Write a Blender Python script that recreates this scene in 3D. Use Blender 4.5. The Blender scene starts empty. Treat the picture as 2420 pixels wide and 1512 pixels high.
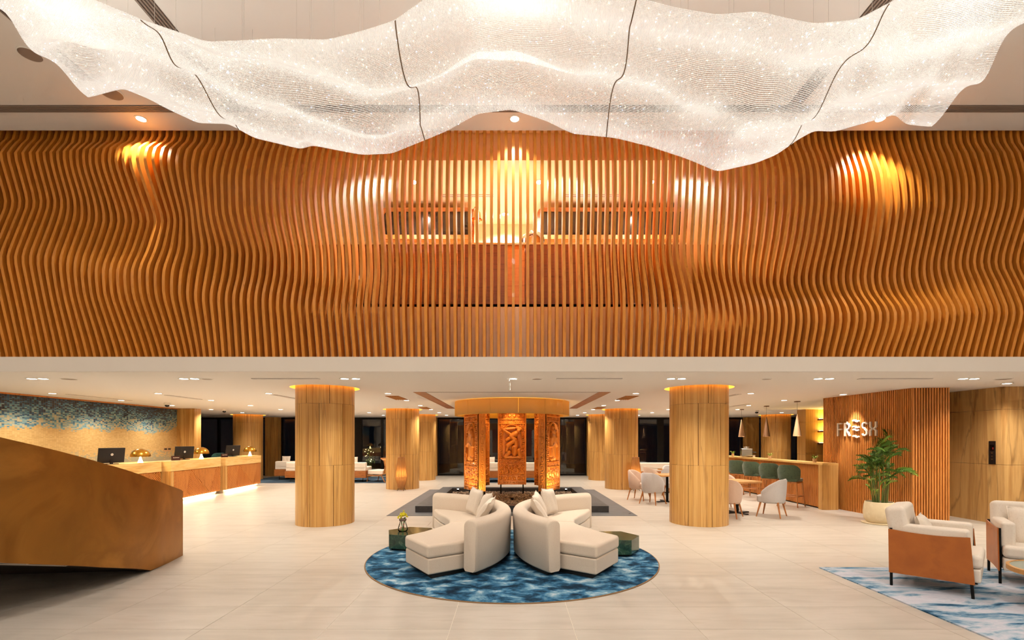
import bpy, bmesh, math, random
import numpy as np
from mathutils import Vector, Matrix
from mathutils.geometry import tessellate_polygon

random.seed(7)
rng = np.random.default_rng(7)
S = bpy.context.scene
COL = S.collection
PI = math.pi
R = math.radians

# ------------------------------------------------------------------ camera, world, exposure
cam_d = bpy.data.cameras.new('camera')
cam_d.sensor_width = 36.0
cam_d.lens = 1150.0 / 2420.0 * 36.0
cam_d.shift_y = 283.0 / 2420.0
cam_d.clip_end = 200
cam_o = bpy.data.objects.new('camera', cam_d)
COL.objects.link(cam_o)
cam_o.location = (0, 0, 1.65)
cam_o.rotation_euler = (R(90), 0, 0)
S.camera = cam_o

W = bpy.data.worlds.new('night')
S.world = W
W.use_nodes = True
W.node_tree.nodes['Background'].inputs[0].default_value = (0.010, 0.013, 0.022, 1)
W.node_tree.nodes['Background'].inputs[1].default_value = 0.35

S.view_settings.view_transform = 'Standard'
S.view_settings.look = 'None'
S.view_settings.gamma = 1
S.view_settings.use_curve_mapping = False
S.view_settings.exposure = 0.52
S.cycles.max_bounces = 6
S.cycles.diffuse_bounces = 4
S.cycles.glossy_bounces = 3
S.cycles.adaptive_threshold = 0.10
S.cycles.adaptive_min_samples = 12
S.cycles.transparent_max_bounces = 8
S.cycles.sample_clamp_indirect = 4.0
S.cycles.caustics_reflective = False
S.cycles.caustics_refractive = False

# light levels (W), used by the lamps built below
P_LOW = 122.0       # downlights of the low ceiling
P_HALL = 310.0     # downlights of the tall hall, the unseen rows added for light
P_SLAT = 150.0     # three wall washers over the slats
P_MEZZ = 500.0
WARM = (1.0, 0.91, 0.79)
WHITE = (1.0, 0.95, 0.89)
AMBER = (1.0, 0.66, 0.28)

# ------------------------------------------------------------------ colour and material helpers
def hx(h):
    h = h.lstrip('#')
    c = [int(h[i:i + 2], 16) / 255 for i in (0, 2, 4)]
    return tuple(x / 12.92 if x <= 0.04045 else ((x + 0.055) / 1.055) ** 2.4 for x in c) + (1.0,)

MATS = {}
def mat(name, col, rough=0.5, metal=0.0, spec=0.5, emit=None, es=0.0, coat=0.0, alpha=None, sheen=0.0):
    m = bpy.data.materials.new(name)
    m.use_nodes = True
    b = m.node_tree.nodes['Principled BSDF']
    b.inputs['Base Color'].default_value = hx(col) if isinstance(col, str) else col
    b.inputs['Roughness'].default_value = rough
    b.inputs['Metallic'].default_value = metal
    b.inputs['Specular IOR Level'].default_value = spec
    b.inputs['Coat Weight'].default_value = coat
    b.inputs['Sheen Weight'].default_value = sheen
    if emit:
        b.inputs['Emission Color'].default_value = hx(emit) if isinstance(emit, str) else tuple(emit) + (1,)
        b.inputs['Emission Strength'].default_value = es
    MATS[name] = m
    return m

def N(m, typ, **kw):
    n = m.node_tree.nodes.new(typ)
    for k, v in kw.items():
        setattr(n, k, v)
    return n

def L(m, a, b):
    m.node_tree.links.new(a, b)

def noise_mat(name, cols, scale=(1, 1, 1), nscale=5.0, detail=6, dist=0.0, rough=0.5, metal=0.0, spec=0.5,
              coords='Object', stops=None, bump=0.0, bscale=None, coat=0.0, sheen=0.0, rand=0.0, nrough=0.55):
    """principled material whose colour runs through a ramp driven by (stretched) noise"""
    m = mat(name, cols[0], rough, metal, spec, coat=coat, sheen=sheen)
    b = m.node_tree.nodes['Principled BSDF']
    if coords == 'World':
        g = N(m, 'ShaderNodeNewGeometry'); src = g.outputs['Position']
    else:
        t = N(m, 'ShaderNodeTexCoord'); src = t.outputs[coords]
    mp = N(m, 'ShaderNodeMapping')
    mp.inputs['Scale'].default_value = scale
    L(m, src, mp.inputs['Vector'])
    vec = mp.outputs['Vector']
    oi = None
    if rand:
        oi = N(m, 'ShaderNodeObjectInfo')
        ad = N(m, 'ShaderNodeVectorMath', operation='ADD')
        sc = N(m, 'ShaderNodeVectorMath', operation='SCALE')
        cb = N(m, 'ShaderNodeCombineXYZ')
        L(m, oi.outputs['Random'], cb.inputs[0]); L(m, oi.outputs['Random'], cb.inputs[1]); L(m, oi.outputs['Random'], cb.inputs[2])
        L(m, cb.outputs[0], sc.inputs[0]); sc.inputs['Scale'].default_value = 37.0
        L(m, vec, ad.inputs[0]); L(m, sc.outputs[0], ad.inputs[1])
        vec = ad.outputs[0]
    nz = N(m, 'ShaderNodeTexNoise')
    nz.inputs['Scale'].default_value = nscale
    nz.inputs['Detail'].default_value = detail
    nz.inputs['Roughness'].default_value = nrough
    nz.inputs['Distortion'].default_value = dist
    L(m, vec, nz.inputs['Vector'])
    rp = N(m, 'ShaderNodeValToRGB')
    el = rp.color_ramp.elements
    k = len(cols)
    if stops is None:
        stops = [0.3 + 0.4 * i / max(1, k - 1) for i in range(k)]
    while len(el) < k:
        el.new(0.5)
    for i in range(k):
        el[i].position = stops[i]
        el[i].color = hx(cols[i]) if isinstance(cols[i], str) else cols[i]
    L(m, nz.outputs['Fac'], rp.inputs[0])
    out = rp.outputs[0]
    if rand:
        mr = N(m, 'ShaderNodeMapRange')
        mr.inputs[3].default_value = 1 - rand; mr.inputs[4].default_value = 1 + rand
        L(m, oi.outputs['Random'], mr.inputs[0])
        mx = N(m, 'ShaderNodeVectorMath', operation='SCALE')
        L(m, out, mx.inputs[0]); L(m, mr.outputs[0], mx.inputs['Scale'])
        out = mx.outputs[0]
    L(m, out, b.inputs['Base Color'])
    if bump:
        bp = N(m, 'ShaderNodeBump')
        bp.inputs['Strength'].default_value = bump
        bp.inputs['Distance'].default_value = 0.01
        if bscale:
            n2 = N(m, 'ShaderNodeTexNoise'); n2.inputs['Scale'].default_value = bscale
            n2.inputs['Detail'].default_value = 3
            L(m, src, n2.inputs['Vector']); L(m, n2.outputs['Fac'], bp.inputs['Height'])
        else:
            L(m, nz.outputs['Fac'], bp.inputs['Height'])
        L(m, bp.outputs[0], b.inputs['Normal'])
    return m

# ------------------------------------------------------------------ geometry helpers
class MB:
    def __init__(s):
        s.v = []; s.f = []
    def add(s, vs, fs):
        o = len(s.v)
        s.v += [tuple(p) for p in vs]
        s.f += [tuple(i + o for i in f) for f in fs]
        return s
    def box(s, x0, x1, y0, y1, z0, z1, M=None):
        vs = [(x0, y0, z0), (x1, y0, z0), (x1, y1, z0), (x0, y1, z0), (x0, y0, z1), (x1, y0, z1), (x1, y1, z1), (x0, y1, z1)]
        if M is not None:
            vs = [tuple(M @ Vector(p)) for p in vs]
        return s.add(vs, [(0, 3, 2, 1), (4, 5, 6, 7), (0, 1, 5, 4), (1, 2, 6, 5), (2, 3, 7, 6), (3, 0, 4, 7)])
    def lathe(s, prof, n=24, c=(0, 0, 0), a0=0.0, a1=2 * PI, close=True):
        full = abs(a1 - a0 - 2 * PI) < 1e-6
        m = n if full else n + 1
        vs = []
        for r, z in prof:
            for i in range(m):
                a = a0 + (a1 - a0) * i / n
                vs.append((c[0] + r * math.cos(a), c[1] + r * math.sin(a), c[2] + z))
        fs = []
        for j in range(len(prof) - 1):
            for i in range(n):
                i2 = (i + 1) % m if full else i + 1
                fs.append((j * m + i, j * m + i2, (j + 1) * m + i2, (j + 1) * m + i))
        if close and full:
            if prof[0][0] > 1e-5: fs.append(tuple(range(m))[::-1])
            if prof[-1][0] > 1e-5: fs.append(tuple((len(prof) - 1) * m + i for i in range(m)))
        return s.add(vs, fs)
    def tube(s, pts, r, n=6, caps=True, r1=None):
        pts = [Vector(p) for p in pts]
        vs = []; k = len(pts)
        for i, p in enumerate(pts):
            d = (pts[min(i + 1, k - 1)] - pts[max(i - 1, 0)]).normalized()
            up = Vector((0, 0, 1)) if abs(d.z) < 0.9 else Vector((1, 0, 0))
            a = d.cross(up).normalized(); b = a.cross(d)
            rr = r if r1 is None else r + (r1 - r) * i / (k - 1)
            for j in range(n):
                t = 2 * PI * j / n
                vs.append(p + a * (rr * math.cos(t)) + b * (rr * math.sin(t)))
        fs = []
        for i in range(k - 1):
            for j in range(n):
                j2 = (j + 1) % n
                fs.append((i * n + j, i * n + j2, (i + 1) * n + j2, (i + 1) * n + j))
        if caps:
            fs.append(tuple(range(n))[::-1]); fs.append(tuple((k - 1) * n + j for j in range(n)))
        return s.add(vs, fs)
    def prism(s, poly, z0, z1, axis='z', M=None):
        n = len(poly)
        area = sum(poly[i][0] * poly[(i + 1) % n][1] - poly[(i + 1) % n][0] * poly[i][1] for i in range(n))
        if area < 0: poly = poly[::-1]
        vs = [(x, y, z0) for x, y in poly] + [(x, y, z1) for x, y in poly]
        if axis == 'y':      # poly in x-z, extruded along -y
            vs = [(x, -z, y) for x, y, z in vs]
        if M is not None:
            vs = [tuple(M @ Vector(p)) for p in vs]
        fs = [tuple(range(n))[::-1], tuple(range(n, 2 * n))]
        fs += [(i, (i + 1) % n, n + (i + 1) % n, n + i) for i in range(n)]
        return s.add(vs, fs)
    def sweep(s, rings, closed_ring=True, caps=True):
        n = len(rings[0]); vs = [p for r in rings for p in r]; fs = []
        for i in range(len(rings) - 1):
            for j in range(n if closed_ring else n - 1):
                j2 = (j + 1) % n
                fs.append((i * n + j, i * n + j2, (i + 1) * n + j2, (i + 1) * n + j))
        if caps and closed_ring:
            fs.append(tuple(range(n))[::-1]); k = len(rings) - 1
            fs.append(tuple(k * n + j for j in range(n)))
        return s.add(vs, fs)
    def mesh(s, name, mats, smooth=None, fix=True):
        me = bpy.data.meshes.new(name)
        me.from_pydata(s.v, [], s.f)
        for m in (mats if isinstance(mats, (list, tuple)) else [mats]):
            me.materials.append(MATS[m] if isinstance(m, str) else m)
        if fix:
            bm = bmesh.new(); bm.from_mesh(me)
            bmesh.ops.recalc_face_normals(bm, faces=bm.faces)
            bm.to_mesh(me); bm.free()
        if smooth is not None:
            me.polygons.foreach_set('use_smooth', [True] * len(me.polygons))
            me.set_sharp_from_angle(angle=R(smooth))
        me.update()
        return me
    def build(s, name, mats, parent=None, smooth=None, bevel=None, fix=True, **kw):
        return obj(name, s.mesh(name, mats, smooth, fix), parent, bevel, **kw)

def tag(o, label=None, cat=None, group=None, kind=None):
    if label: o['label'] = label
    if cat: o['category'] = cat
    if group: o['group'] = group
    if kind: o['kind'] = kind
    return o

def obj(name, me, parent=None, bevel=None, loc=None, rot=None, label=None, cat=None, group=None, kind=None):
    o = bpy.data.objects.new(name, me)
    COL.objects.link(o)
    if parent is not None: o.parent = parent
    if loc is not None: o.location = loc
    if rot is not None: o.rotation_euler = rot
    if bevel:
        b = o.modifiers.new('bevel', 'BEVEL')
        b.width = bevel[0]; b.segments = bevel[1]; b.limit_method = 'ANGLE'; b.angle_limit = R(40)
        if bevel[1] > 1: me.polygons.foreach_set('use_smooth', [True] * len(me.polygons))
        if bevel[1] > 1: b.harden_normals = True
    return tag(o, label, cat, group, kind)

def empty(name, loc=(0, 0, 0), rz=0.0, label=None, cat=None, group=None, kind=None):
    o = bpy.data.objects.new(name, None)
    o.empty_display_size = 0.1
    COL.objects.link(o)
    o.location = loc; o.rotation_euler = (0, 0, rz)
    return tag(o, label, cat, group, kind)

def copy_tree(o, parent=None, loc=None, rz=None, label=None):
    c = o.copy(); COL.objects.link(c)
    c.parent = parent
    if loc is not None: c.location = loc
    if rz is not None: c.rotation_euler = (0, 0, rz)
    if label: c['label'] = label
    for ch in list(o.children):
        copy_tree(ch, c)
    return c

def lamp(typ, name, loc, power, color=WARM, size=0.05, spot=None, blend=0.5, target=None, parent=None, shape=None, size_y=None):
    d = bpy.data.lights.new(name, typ)
    d.energy = power; d.color = color
    if typ == 'SPOT':
        d.spot_size = R(spot); d.spot_blend = blend; d.shadow_soft_size = size
    elif typ == 'AREA':
        d.size = size
        if shape: d.shape = shape
        if size_y: d.size_y = size_y
    else:
        d.shadow_soft_size = size
    o = bpy.data.objects.new(name, d)
    COL.objects.link(o)
    o.location = loc
    if parent is not None: o.parent = parent
    if target is not None:
        v = Vector(target) - Vector(loc)
        o.rotation_euler = v.to_track_quat('-Z', 'Y').to_euler()
    return o

# ------------------------------------------------------------------ materials
no_mis = ('lens', 'bulb', 'led')      # these glow beside a real lamp of their own
mat('ceil_white', '#f3eee8', 0.85, spec=0.2)
mat('ceil_hall', '#f6f2ec', 0.85, spec=0.2)
mat('fascia', '#e4dacd', 0.35, spec=0.4)
mat('plaster', '#ece4d8', 0.8)
mat('cream', '#f3e3c8', 0.8)
mat('black_metal', '#15130f', 0.4, metal=0.6)
mat('dark', '#0b0a09', 0.7)
mat('grille_dark', '#6a5b50', 0.6)
mat('grille_slat', '#9a8a7d', 0.5)
mat('chrome', '#d8d4cc', 0.12, metal=1.0)
mat('copper', '#d99462', 0.12, metal=1.0)
mat('white_plastic', '#e9e4da', 0.45)
mat('lens', '#ffffff', 0.4, emit=(1, 0.93, 0.82), es=14.0)
mat('cove', '#f2b640', 0.7, emit=(1.0, 0.56, 0.06), es=1.25)
mat('led', '#fff0c8', 0.5, emit=(1.0, 0.80, 0.42), es=7.0)
mat('bulb', '#fff4d8', 0.5, emit=(1.0, 0.74, 0.32), es=18.0)
noise_mat('slat_wood', ['#d58429', '#e19233', '#cc7a22'], (6, 6, 0.5), 4.0, 5, rough=0.45, coords='Object', rand=0.06, coat=0.04)
noise_mat('wood_panel', ['#7a4a28', '#87542e', '#6e4122'], (0.6, 4, 9), 3.0, 5, rough=0.4, coat=0.1)
noise_mat('wood_panel_light', ['#cc8740', '#d9964c', '#c07b38'], (0.6, 4, 9), 3.0, 5, rough=0.4)
noise_mat('wood_leg', ['#9c5f2c', '#b37238', '#8c5226'], (9, 9, 1), 3.0, 4, rough=0.4)
noise_mat('wood_top', ['#c98f4e', '#d59c5a', '#bd8243'], (2, 10, 2), 3.0, 4, rough=0.35)
noise_mat('wood_base', ['#9d5a24', '#ad672c', '#8d4e1e'], (1.2, 1.2, 9), 3.0, 4, rough=0.4)
noise_mat('wood_slat_lobby', ['#c67a36', '#d48a42', '#b66c2c'], (8, 8, 0.7), 3.0, 4, rough=0.42, rand=0.10)
noise_mat('travertine', ['#a5743f', '#c99a5e', '#d6aa6e', '#e2bd86', '#b98a52'], (9.0, 9.0, 0.42), 1.9, 9, dist=0.45, rough=0.38,
          stops=[0.30, 0.42, 0.52, 0.60, 0.70], coords='World', bump=0.06, nrough=0.62)
noise_mat('travertine_h', ['#cb9850', '#deb068', '#e9c17e', '#d6a45c'], (1.0, 1.0, 9.0), 1.3, 8, dist=0.4, rough=0.3,
          stops=[0.30, 0.44, 0.56, 0.70], coords='World')
noise_mat('marble_wall', ['#9a7040', '#bd9058', '#c99e66', '#d4ac76', '#a87c4a'], (2.2, 2.2, 0.5), 1.6, 10, dist=1.2, rough=0.3,
          stops=[0.30, 0.42, 0.52, 0.60, 0.72], coords='World')
noise_mat('floor_tile', ['#b3aa9e', '#bab1a4', '#c0b7ab', '#b7ad9f'], (0.7, 4.0, 1.0), 1.6, 7, rough=0.34, coords='World', rand=0.012,
          stops=[0.3, 0.45, 0.58, 0.7], spec=0.4)
mat('grout', '#efe6d6', 0.7)
noise_mat('slate', ['#4a4a4b', '#58585a', '#414144'], (1, 4, 1), 2.5, 8, rough=0.5, coords='World')
noise_mat('slate_kerb', ['#2d2c2d', '#3d3b3b', '#262526'], (1, 1, 1), 6.0, 8, rough=0.5, coords='World', bump=0.1)
noise_mat('brass_panel', ['#8a5a22', '#a3702f', '#96662b', '#b07c38'], (0.8, 0.8, 0.8), 1.5, 7, dist=0.7, rough=0.36, metal=0.75, coords='World', bump=0.015, bscale=500)
mat('stair_under', '#2a1c10', 0.8)
noise_mat('sofa_fabric', ['#d5c3ae', '#d9c8b4', '#d1bea8'], (1, 1, 1), 90, 3, rough=0.9, bump=0.12, bscale=420, sheen=0.25, spec=0.15)
noise_mat('cushion_fabric', ['#dfd0be', '#e3d5c4', '#dacab7'], (1, 1, 1), 70, 3, rough=0.92, bump=0.1, bscale=420, sheen=0.2, spec=0.15)
noise_mat('leather', ['#a2561a', '#b0611f', '#964d16'], (1, 1, 1), 3.0, 5, rough=0.42, bump=0.04, bscale=240)
noise_mat('arm_fabric', ['#e3d5c4', '#e6d9c9', '#dfd0be'], (1, 1, 1), 70, 3, rough=0.92, bump=0.08, bscale=300, spec=0.15)
noise_mat('pink_fabric', ['#cdae97', '#d1b39d', '#c8a891'], (1, 1, 1), 60, 3, rough=0.9, sheen=0.3, spec=0.15)
noise_mat('grey_fabric', ['#bdb7b3', '#c2bcb8', '#b7b0ac'], (1, 1, 1), 60, 3, rough=0.9, sheen=0.3, spec=0.15)
noise_mat('green_fabric', ['#3f4c37', '#4a573f', '#364230'], (1, 1, 1), 20, 3, rough=0.85, sheen=0.35, spec=0.2)
noise_mat('teal_fabric', ['#2f5a52', '#386860', '#284e47'], (1, 1, 1), 20, 3, rough=0.85)
noise_mat('green_marble', ['#1f3328', '#2c4737', '#39563f', '#6d8570'], (1, 1, 1), 9.0, 10, dist=1.4, rough=0.12, coords='Object',
          stops=[0.30, 0.48, 0.60, 0.78])
noise_mat('round_rug', ['#16283a', '#1f4058', '#34688a', '#6f97ad', '#b5c4cb'], (1.2, 1.6, 1), 3.2, 9, dist=0.3, rough=0.95, spec=0.1,
          stops=[0.36, 0.44, 0.51, 0.58, 0.66], bump=0.25, bscale=260, nrough=0.62)
noise_mat('lounge_rug', ['#274a64', '#5c84a0', '#9fb0bd', '#c2c2ca', '#a9aebb'], (0.9, 2.8, 1), 1.9, 9, dist=0.4, rough=0.95, spec=0.1,
          stops=[0.36, 0.42, 0.48, 0.55, 0.66], bump=0.25, bscale=260, nrough=0.65)
noise_mat('dark_rug', ['#27323d', '#3e4f5f', '#6a7a86'], (0.8, 3.0, 1), 1.7, 8, dist=0.5, rough=0.95, spec=0.1)
mat('rug_edge', '#8a6a48', 0.9)
noise_mat('carved_wood', ['#b86c24', '#cc7f30', '#a65e1e'], (5, 5, 1), 3.0, 5, rough=0.42, coat=0.1)
noise_mat('drum_fabric', ['#c98a2a', '#d59a36', '#bf7f22'], (1, 1, 40), 6.0, 4, rough=0.55)
noise_mat('pebble', ['#5d4a3a', '#7f6a55', '#9c8870', '#4a3a2e'], (1, 1, 1), 14.0, 2, rough=0.8, stops=[0.35, 0.45, 0.55, 0.65])
mat('terracotta', '#a2502c', 0.6)
mat('table_glass', '#8c9c90', 0.15, spec=0.6)
mat('rattan', '#c98a3e', 0.7)
mat('palm_leaf', '#567a2a', 0.5, spec=0.35)
mat('palm_leaf_light', '#86a540', 0.5, spec=0.35)
mat('palm_stem', '#5c6a2c', 0.6)
mat('soil', '#2a2018', 0.9)
noise_mat('pot', ['#e0cda9', '#d8c49e', '#e6d5b4'], (1, 1, 1), 6, 4, rough=0.7)
mat('flower_yellow', '#d8c814', 0.7)
mat('flower_red', '#c23a3a', 0.7)
mat('stem_green', '#4d7a2a', 0.6)
mat('bark_collar', '#7a6358', 0.8)
mat('gold', '#c79032', 0.25, metal=0.9)
mat('monitor', '#1c1512', 0.4)
mat('sign_brown', '#3a120c', 0.5)
mat('letter_white', '#e9ddcd', 0.45)
mat('red_mark', '#8a1a18', 0.5)
mat('shelf_dark', '#5a2e12', 0.5)
mat('pendant_tan', '#b9906a', 0.6)
mat('pendant_brown', '#6c4522', 0.6)
mat('steel', '#b8b2a8', 0.25, metal=1.0)
mat('screen_black', '#050304', 0.2)
mat('wire', '#e8e2da', 0.5)
mat('seam_cord', '#7a6040', 0.7)
mat('cork', '#c6a074', 0.8)

def vein_mat(name, cols, stops, bscale, vscale, vdark, rough=0.35):
    """banded stone: broad bands from a stretched noise, thin wandering dark veins from a second"""
    m = noise_mat(name, cols, bscale, 1.0, 6, dist=0.18, rough=rough, stops=stops, coords='World', nrough=0.6)
    b = m.node_tree.nodes['Principled BSDF']
    old = b.inputs['Base Color'].links[0].from_socket
    g = N(m, 'ShaderNodeNewGeometry'); mp = N(m, 'ShaderNodeMapping'); mp.inputs['Scale'].default_value = vscale
    L(m, g.outputs['Position'], mp.inputs[0])
    nz = N(m, 'ShaderNodeTexNoise'); nz.inputs['Scale'].default_value = 1.0; nz.inputs['Detail'].default_value = 5; nz.inputs['Distortion'].default_value = 0.25
    L(m, mp.outputs[0], nz.inputs['Vector'])
    sb = N(m, 'ShaderNodeMath', operation='SUBTRACT'); sb.inputs[1].default_value = 0.5; L(m, nz.outputs['Fac'], sb.inputs[0])
    ab = N(m, 'ShaderNodeMath', operation='ABSOLUTE'); L(m, sb.outputs[0], ab.inputs[0])
    mr = N(m, 'ShaderNodeMapRange'); mr.inputs[1].default_value = 0.0; mr.inputs[2].default_value = 0.022; mr.inputs[3].default_value = 0.75; mr.inputs[4].default_value = 0.0
    L(m, ab.outputs[0], mr.inputs[0])
    n3 = N(m, 'ShaderNodeTexNoise'); n3.inputs['Scale'].default_value = 2.2; L(m, g.outputs['Position'], n3.inputs['Vector'])
    ml = N(m, 'ShaderNodeMath', operation='MULTIPLY'); L(m, mr.outputs[0], ml.inputs[0]); L(m, n3.outputs['Fac'], ml.inputs[1])
    mx = N(m, 'ShaderNodeMix'); mx.data_type = 'RGBA'
    L(m, ml.outputs[0], mx.inputs['Factor']); L(m, old, mx.inputs['A']); mx.inputs['B'].default_value = hx(vdark)
    L(m, mx.outputs['Result'], b.inputs['Base Color'])
    return m
vein_mat('travertine', ['#b98442', '#c99651', '#d8aa66', '#c08b46', '#d0a05a', '#b07a3a'], [0.34, 0.42, 0.48, 0.53, 0.59, 0.68], (8.0, 8.0, 0.13), (5.5, 5.5, 0.22), '#80532a')
vein_mat('marble_wall', ['#b07f48', '#c6975a', '#d6aa6c', '#bb8a50', '#cea062', '#a67540'], [0.32, 0.41, 0.48, 0.54, 0.60, 0.70], (2.6, 2.6, 0.16), (2.2, 2.2, 0.30), '#5e3c1c', 0.3)
def glass_mat(name, tint, fres_ior=1.5, extra=0.0):
    m = bpy.data.materials.new(name); m.use_nodes = True
    nt = m.node_tree; nt.nodes.clear()
    o = N(m, 'ShaderNodeOutputMaterial'); mx = N(m, 'ShaderNodeMixShader')
    tr = N(m, 'ShaderNodeBsdfTransparent'); gl = N(m, 'ShaderNodeBsdfGlossy'); fr = N(m, 'ShaderNodeFresnel')
    tr.inputs[0].default_value = tint; gl.inputs['Roughness'].default_value = 0.02
    fr.inputs[0].default_value = fres_ior
    ad = N(m, 'ShaderNodeMath', operation='ADD'); ad.inputs[1].default_value = extra
    L(m, fr.outputs[0], ad.inputs[0]); L(m, ad.outputs[0], mx.inputs[0])
    L(m, tr.outputs[0], mx.inputs[1]); L(m, gl.outputs[0], mx.inputs[2]); L(m, mx.outputs[0], o.inputs[0])
    MATS[name] = m
for _n in no_mis: MATS[_n].cycles.emission_sampling = 'NONE'
glass_mat('window_glass', (0.55, 0.58, 0.55, 1), 1.5, 0.04)
glass_mat('vase_glass', (0.97, 0.98, 0.97, 1), 1.25, 0.02)
mat('dark_mirror', '#3a2c22', 0.12, metal=0.6)

def translucent_mat(name, col, emit, es, glossy=0.08):
    m = bpy.data.materials.new(name); m.use_nodes = True
    nt = m.node_tree; nt.nodes.clear()
    o = N(m, 'ShaderNodeOutputMaterial')
    d = N(m, 'ShaderNodeBsdfDiffuse'); t = N(m, 'ShaderNodeBsdfTranslucent'); g = N(m, 'ShaderNodeBsdfGlossy'); e = N(m, 'ShaderNodeEmission')
    d.inputs[0].default_value = col; t.inputs[0].default_value = col; g.inputs['Roughness'].default_value = 0.15
    e.inputs[0].default_value = emit; e.inputs[1].default_value = es
    m1 = N(m, 'ShaderNodeMixShader'); m1.inputs[0].default_value = 0.55
    m2 = N(m, 'ShaderNodeMixShader'); m2.inputs[0].default_value = glossy
    ad = N(m, 'ShaderNodeAddShader')
    L(m, d.outputs[0], m1.inputs[1]); L(m, t.outputs[0], m1.inputs[2])
    L(m, m1.outputs[0], m2.inputs[1]); L(m, g.outputs[0], m2.inputs[2])
    L(m, m2.outputs[0], ad.inputs[0]); L(m, e.outputs[0], ad.inputs[1]); L(m, ad.outputs[0], o.inputs[0])
    m.cycles.emission_sampling = 'NONE'
    MATS[name] = m
    return m
translucent_mat('crystal', (0.88, 0.86, 0.83, 1), (1.0, 0.93, 0.86, 1), 0.24)  # own emission stands in for light caught from the spots above
translucent_mat('crystal_glint_warm', (0.9, 0.88, 0.82, 1), (1.0, 0.86, 0.60, 1), 1.1)  # glints put in as stronger emission on scattered beads
translucent_mat('crystal_glint_blue', (0.85, 0.88, 0.92, 1), (0.75, 0.82, 1.0, 1), 1.1)
MATS.pop('drum_fabric')
translucent_mat('drum_fabric', (0.72, 0.51, 0.18, 1), (1.0, 0.6, 0.1, 1), 0.02, 0.05)
translucent_mat('lantern_cloth', (0.40, 0.20, 0.07, 1), (1.0, 0.55, 0.15, 1), 0.02, 0.02)

def mosaic_mat():
    m = mat('mosaic', '#c8a468', 0.3)
    b = m.node_tree.nodes['Principled BSDF']
    g = N(m, 'ShaderNodeNewGeometry'); sp = N(m, 'ShaderNodeSeparateXYZ'); L(m, g.outputs['Position'], sp.inputs[0])
    def M(op, a, c=None, cl=False):
        n = N(m, 'ShaderNodeMath', operation=op); n.use_clamp = cl
        for i, x in enumerate((a, c)):
            if x is None: continue
            if isinstance(x, (int, float)): n.inputs[i].default_value = x
            else: L(m, x, n.inputs[i])
        return n.outputs[0]
    yy = sp.outputs[1]; zz = sp.outputs[2]
    ty, tz = 0.055, 0.026
    cy = M('FLOOR', M('DIVIDE', yy, ty)); cz = M('FLOOR', M('DIVIDE', zz, tz))
    cb = N(m, 'ShaderNodeCombineXYZ'); L(m, cy, cb.inputs[0]); L(m, cz, cb.inputs[1])
    wn = N(m, 'ShaderNodeTexWhiteNoise'); L(m, cb.outputs[0], wn.inputs['Vector'])
    wv = wn.outputs['Value']
    # undulating shore line and depth above it
    nz = N(m, 'ShaderNodeTexNoise'); nz.noise_dimensions = '1D'; nz.inputs['Scale'].default_value = 0.85; nz.inputs['Detail'].default_value = 2
    L(m, yy, nz.inputs['W'])
    shore = M('ADD', 1.72, M('MULTIPLY', nz.outputs['Fac'], 0.42))
    dz = M('SUBTRACT', zz, shore)
    t = M('MULTIPLY', dz, 1.25)
    nz2 = N(m, 'ShaderNodeTexNoise'); nz2.inputs['Scale'].default_value = 1.6; nz2.inputs['Detail'].default_value = 4
    L(m, g.outputs['Position'], nz2.inputs['Vector'])
    t2 = M('ADD', t, M('MULTIPLY', M('SUBTRACT', nz2.outputs['Fac'], 0.5), 0.5))
    t3 = M('ADD', t2, M('MULTIPLY', M('SUBTRACT', wv, 0.5), 0.85))
    rp = N(m, 'ShaderNodeValToRGB'); el = rp.color_ramp.elements
    rp.color_ramp.interpolation = 'LINEAR'
    cs = [(0.0, '#b9b08e'), (0.10, '#93aea8'), (0.28, '#76a2ac'), (0.42, '#4f8ba0'), (0.55, '#2a6486'), (0.8, '#233e58'), (1.0, '#1a2434')]
    while len(el) < len(cs): el.new(0.5)
    for i, (p, c) in enumerate(cs):
        el[i].position = p; el[i].color = hx(c)
    L(m, t3, rp.inputs[0])
    sand = N(m, 'ShaderNodeValToRGB'); e2 = sand.color_ramp.elements
    e2[0].color = hx('#c39f63'); e2[1].color = hx('#d3b277')
    L(m, wv, sand.inputs[0])
    above = M('GREATER_THAN', M('ADD', dz, M('MULTIPLY', M('SUBTRACT', wv, 0.5), 0.10)), 0.0)
    low = M('LESS_THAN', M('ADD', zz, M('MULTIPLY', wv, 0.35)), M('ADD', 1.18, M('MULTIPLY', nz2.outputs['Fac'], 0.35)))
    mx = N(m, 'ShaderNodeMix'); mx.data_type = 'RGBA'
    L(m, above, mx.inputs['Factor']); L(m, sand.outputs[0], mx.inputs['A']); L(m, rp.outputs[0], mx.inputs['B'])
    mx2 = N(m, 'ShaderNodeMix'); mx2.data_type = 'RGBA'
    L(m, M('MULTIPLY', low, 0.75), mx2.inputs['Factor']); L(m, mx.outputs['Result'], mx2.inputs['A']); mx2.inputs['B'].default_value = hx('#9aa08c')
    # grout
    fy = M('FRACT', M('DIVIDE', yy, ty)); fz = M('FRACT', M('DIVIDE', zz, tz))
    gr = M('MAXIMUM', M('LESS_THAN', fy, 0.06), M('LESS_THAN', fz, 0.12))
    mx3 = N(m, 'ShaderNodeMix'); mx3.data_type = 'RGBA'
    L(m, M('MULTIPLY', gr, 0.55), mx3.inputs['Factor']); L(m, mx2.outputs['Result'], mx3.inputs['A']); mx3.inputs['B'].default_value = hx('#a8875a')
    L(m, mx3.outputs['Result'], b.inputs['Base Color'])
mosaic_mat()

# ================================================================== THE SETTING
ZC = 2.68      # low ceiling
ZH = 6.45      # hall ceiling
YB = 22.5      # window wall
XW = 16.0

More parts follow.
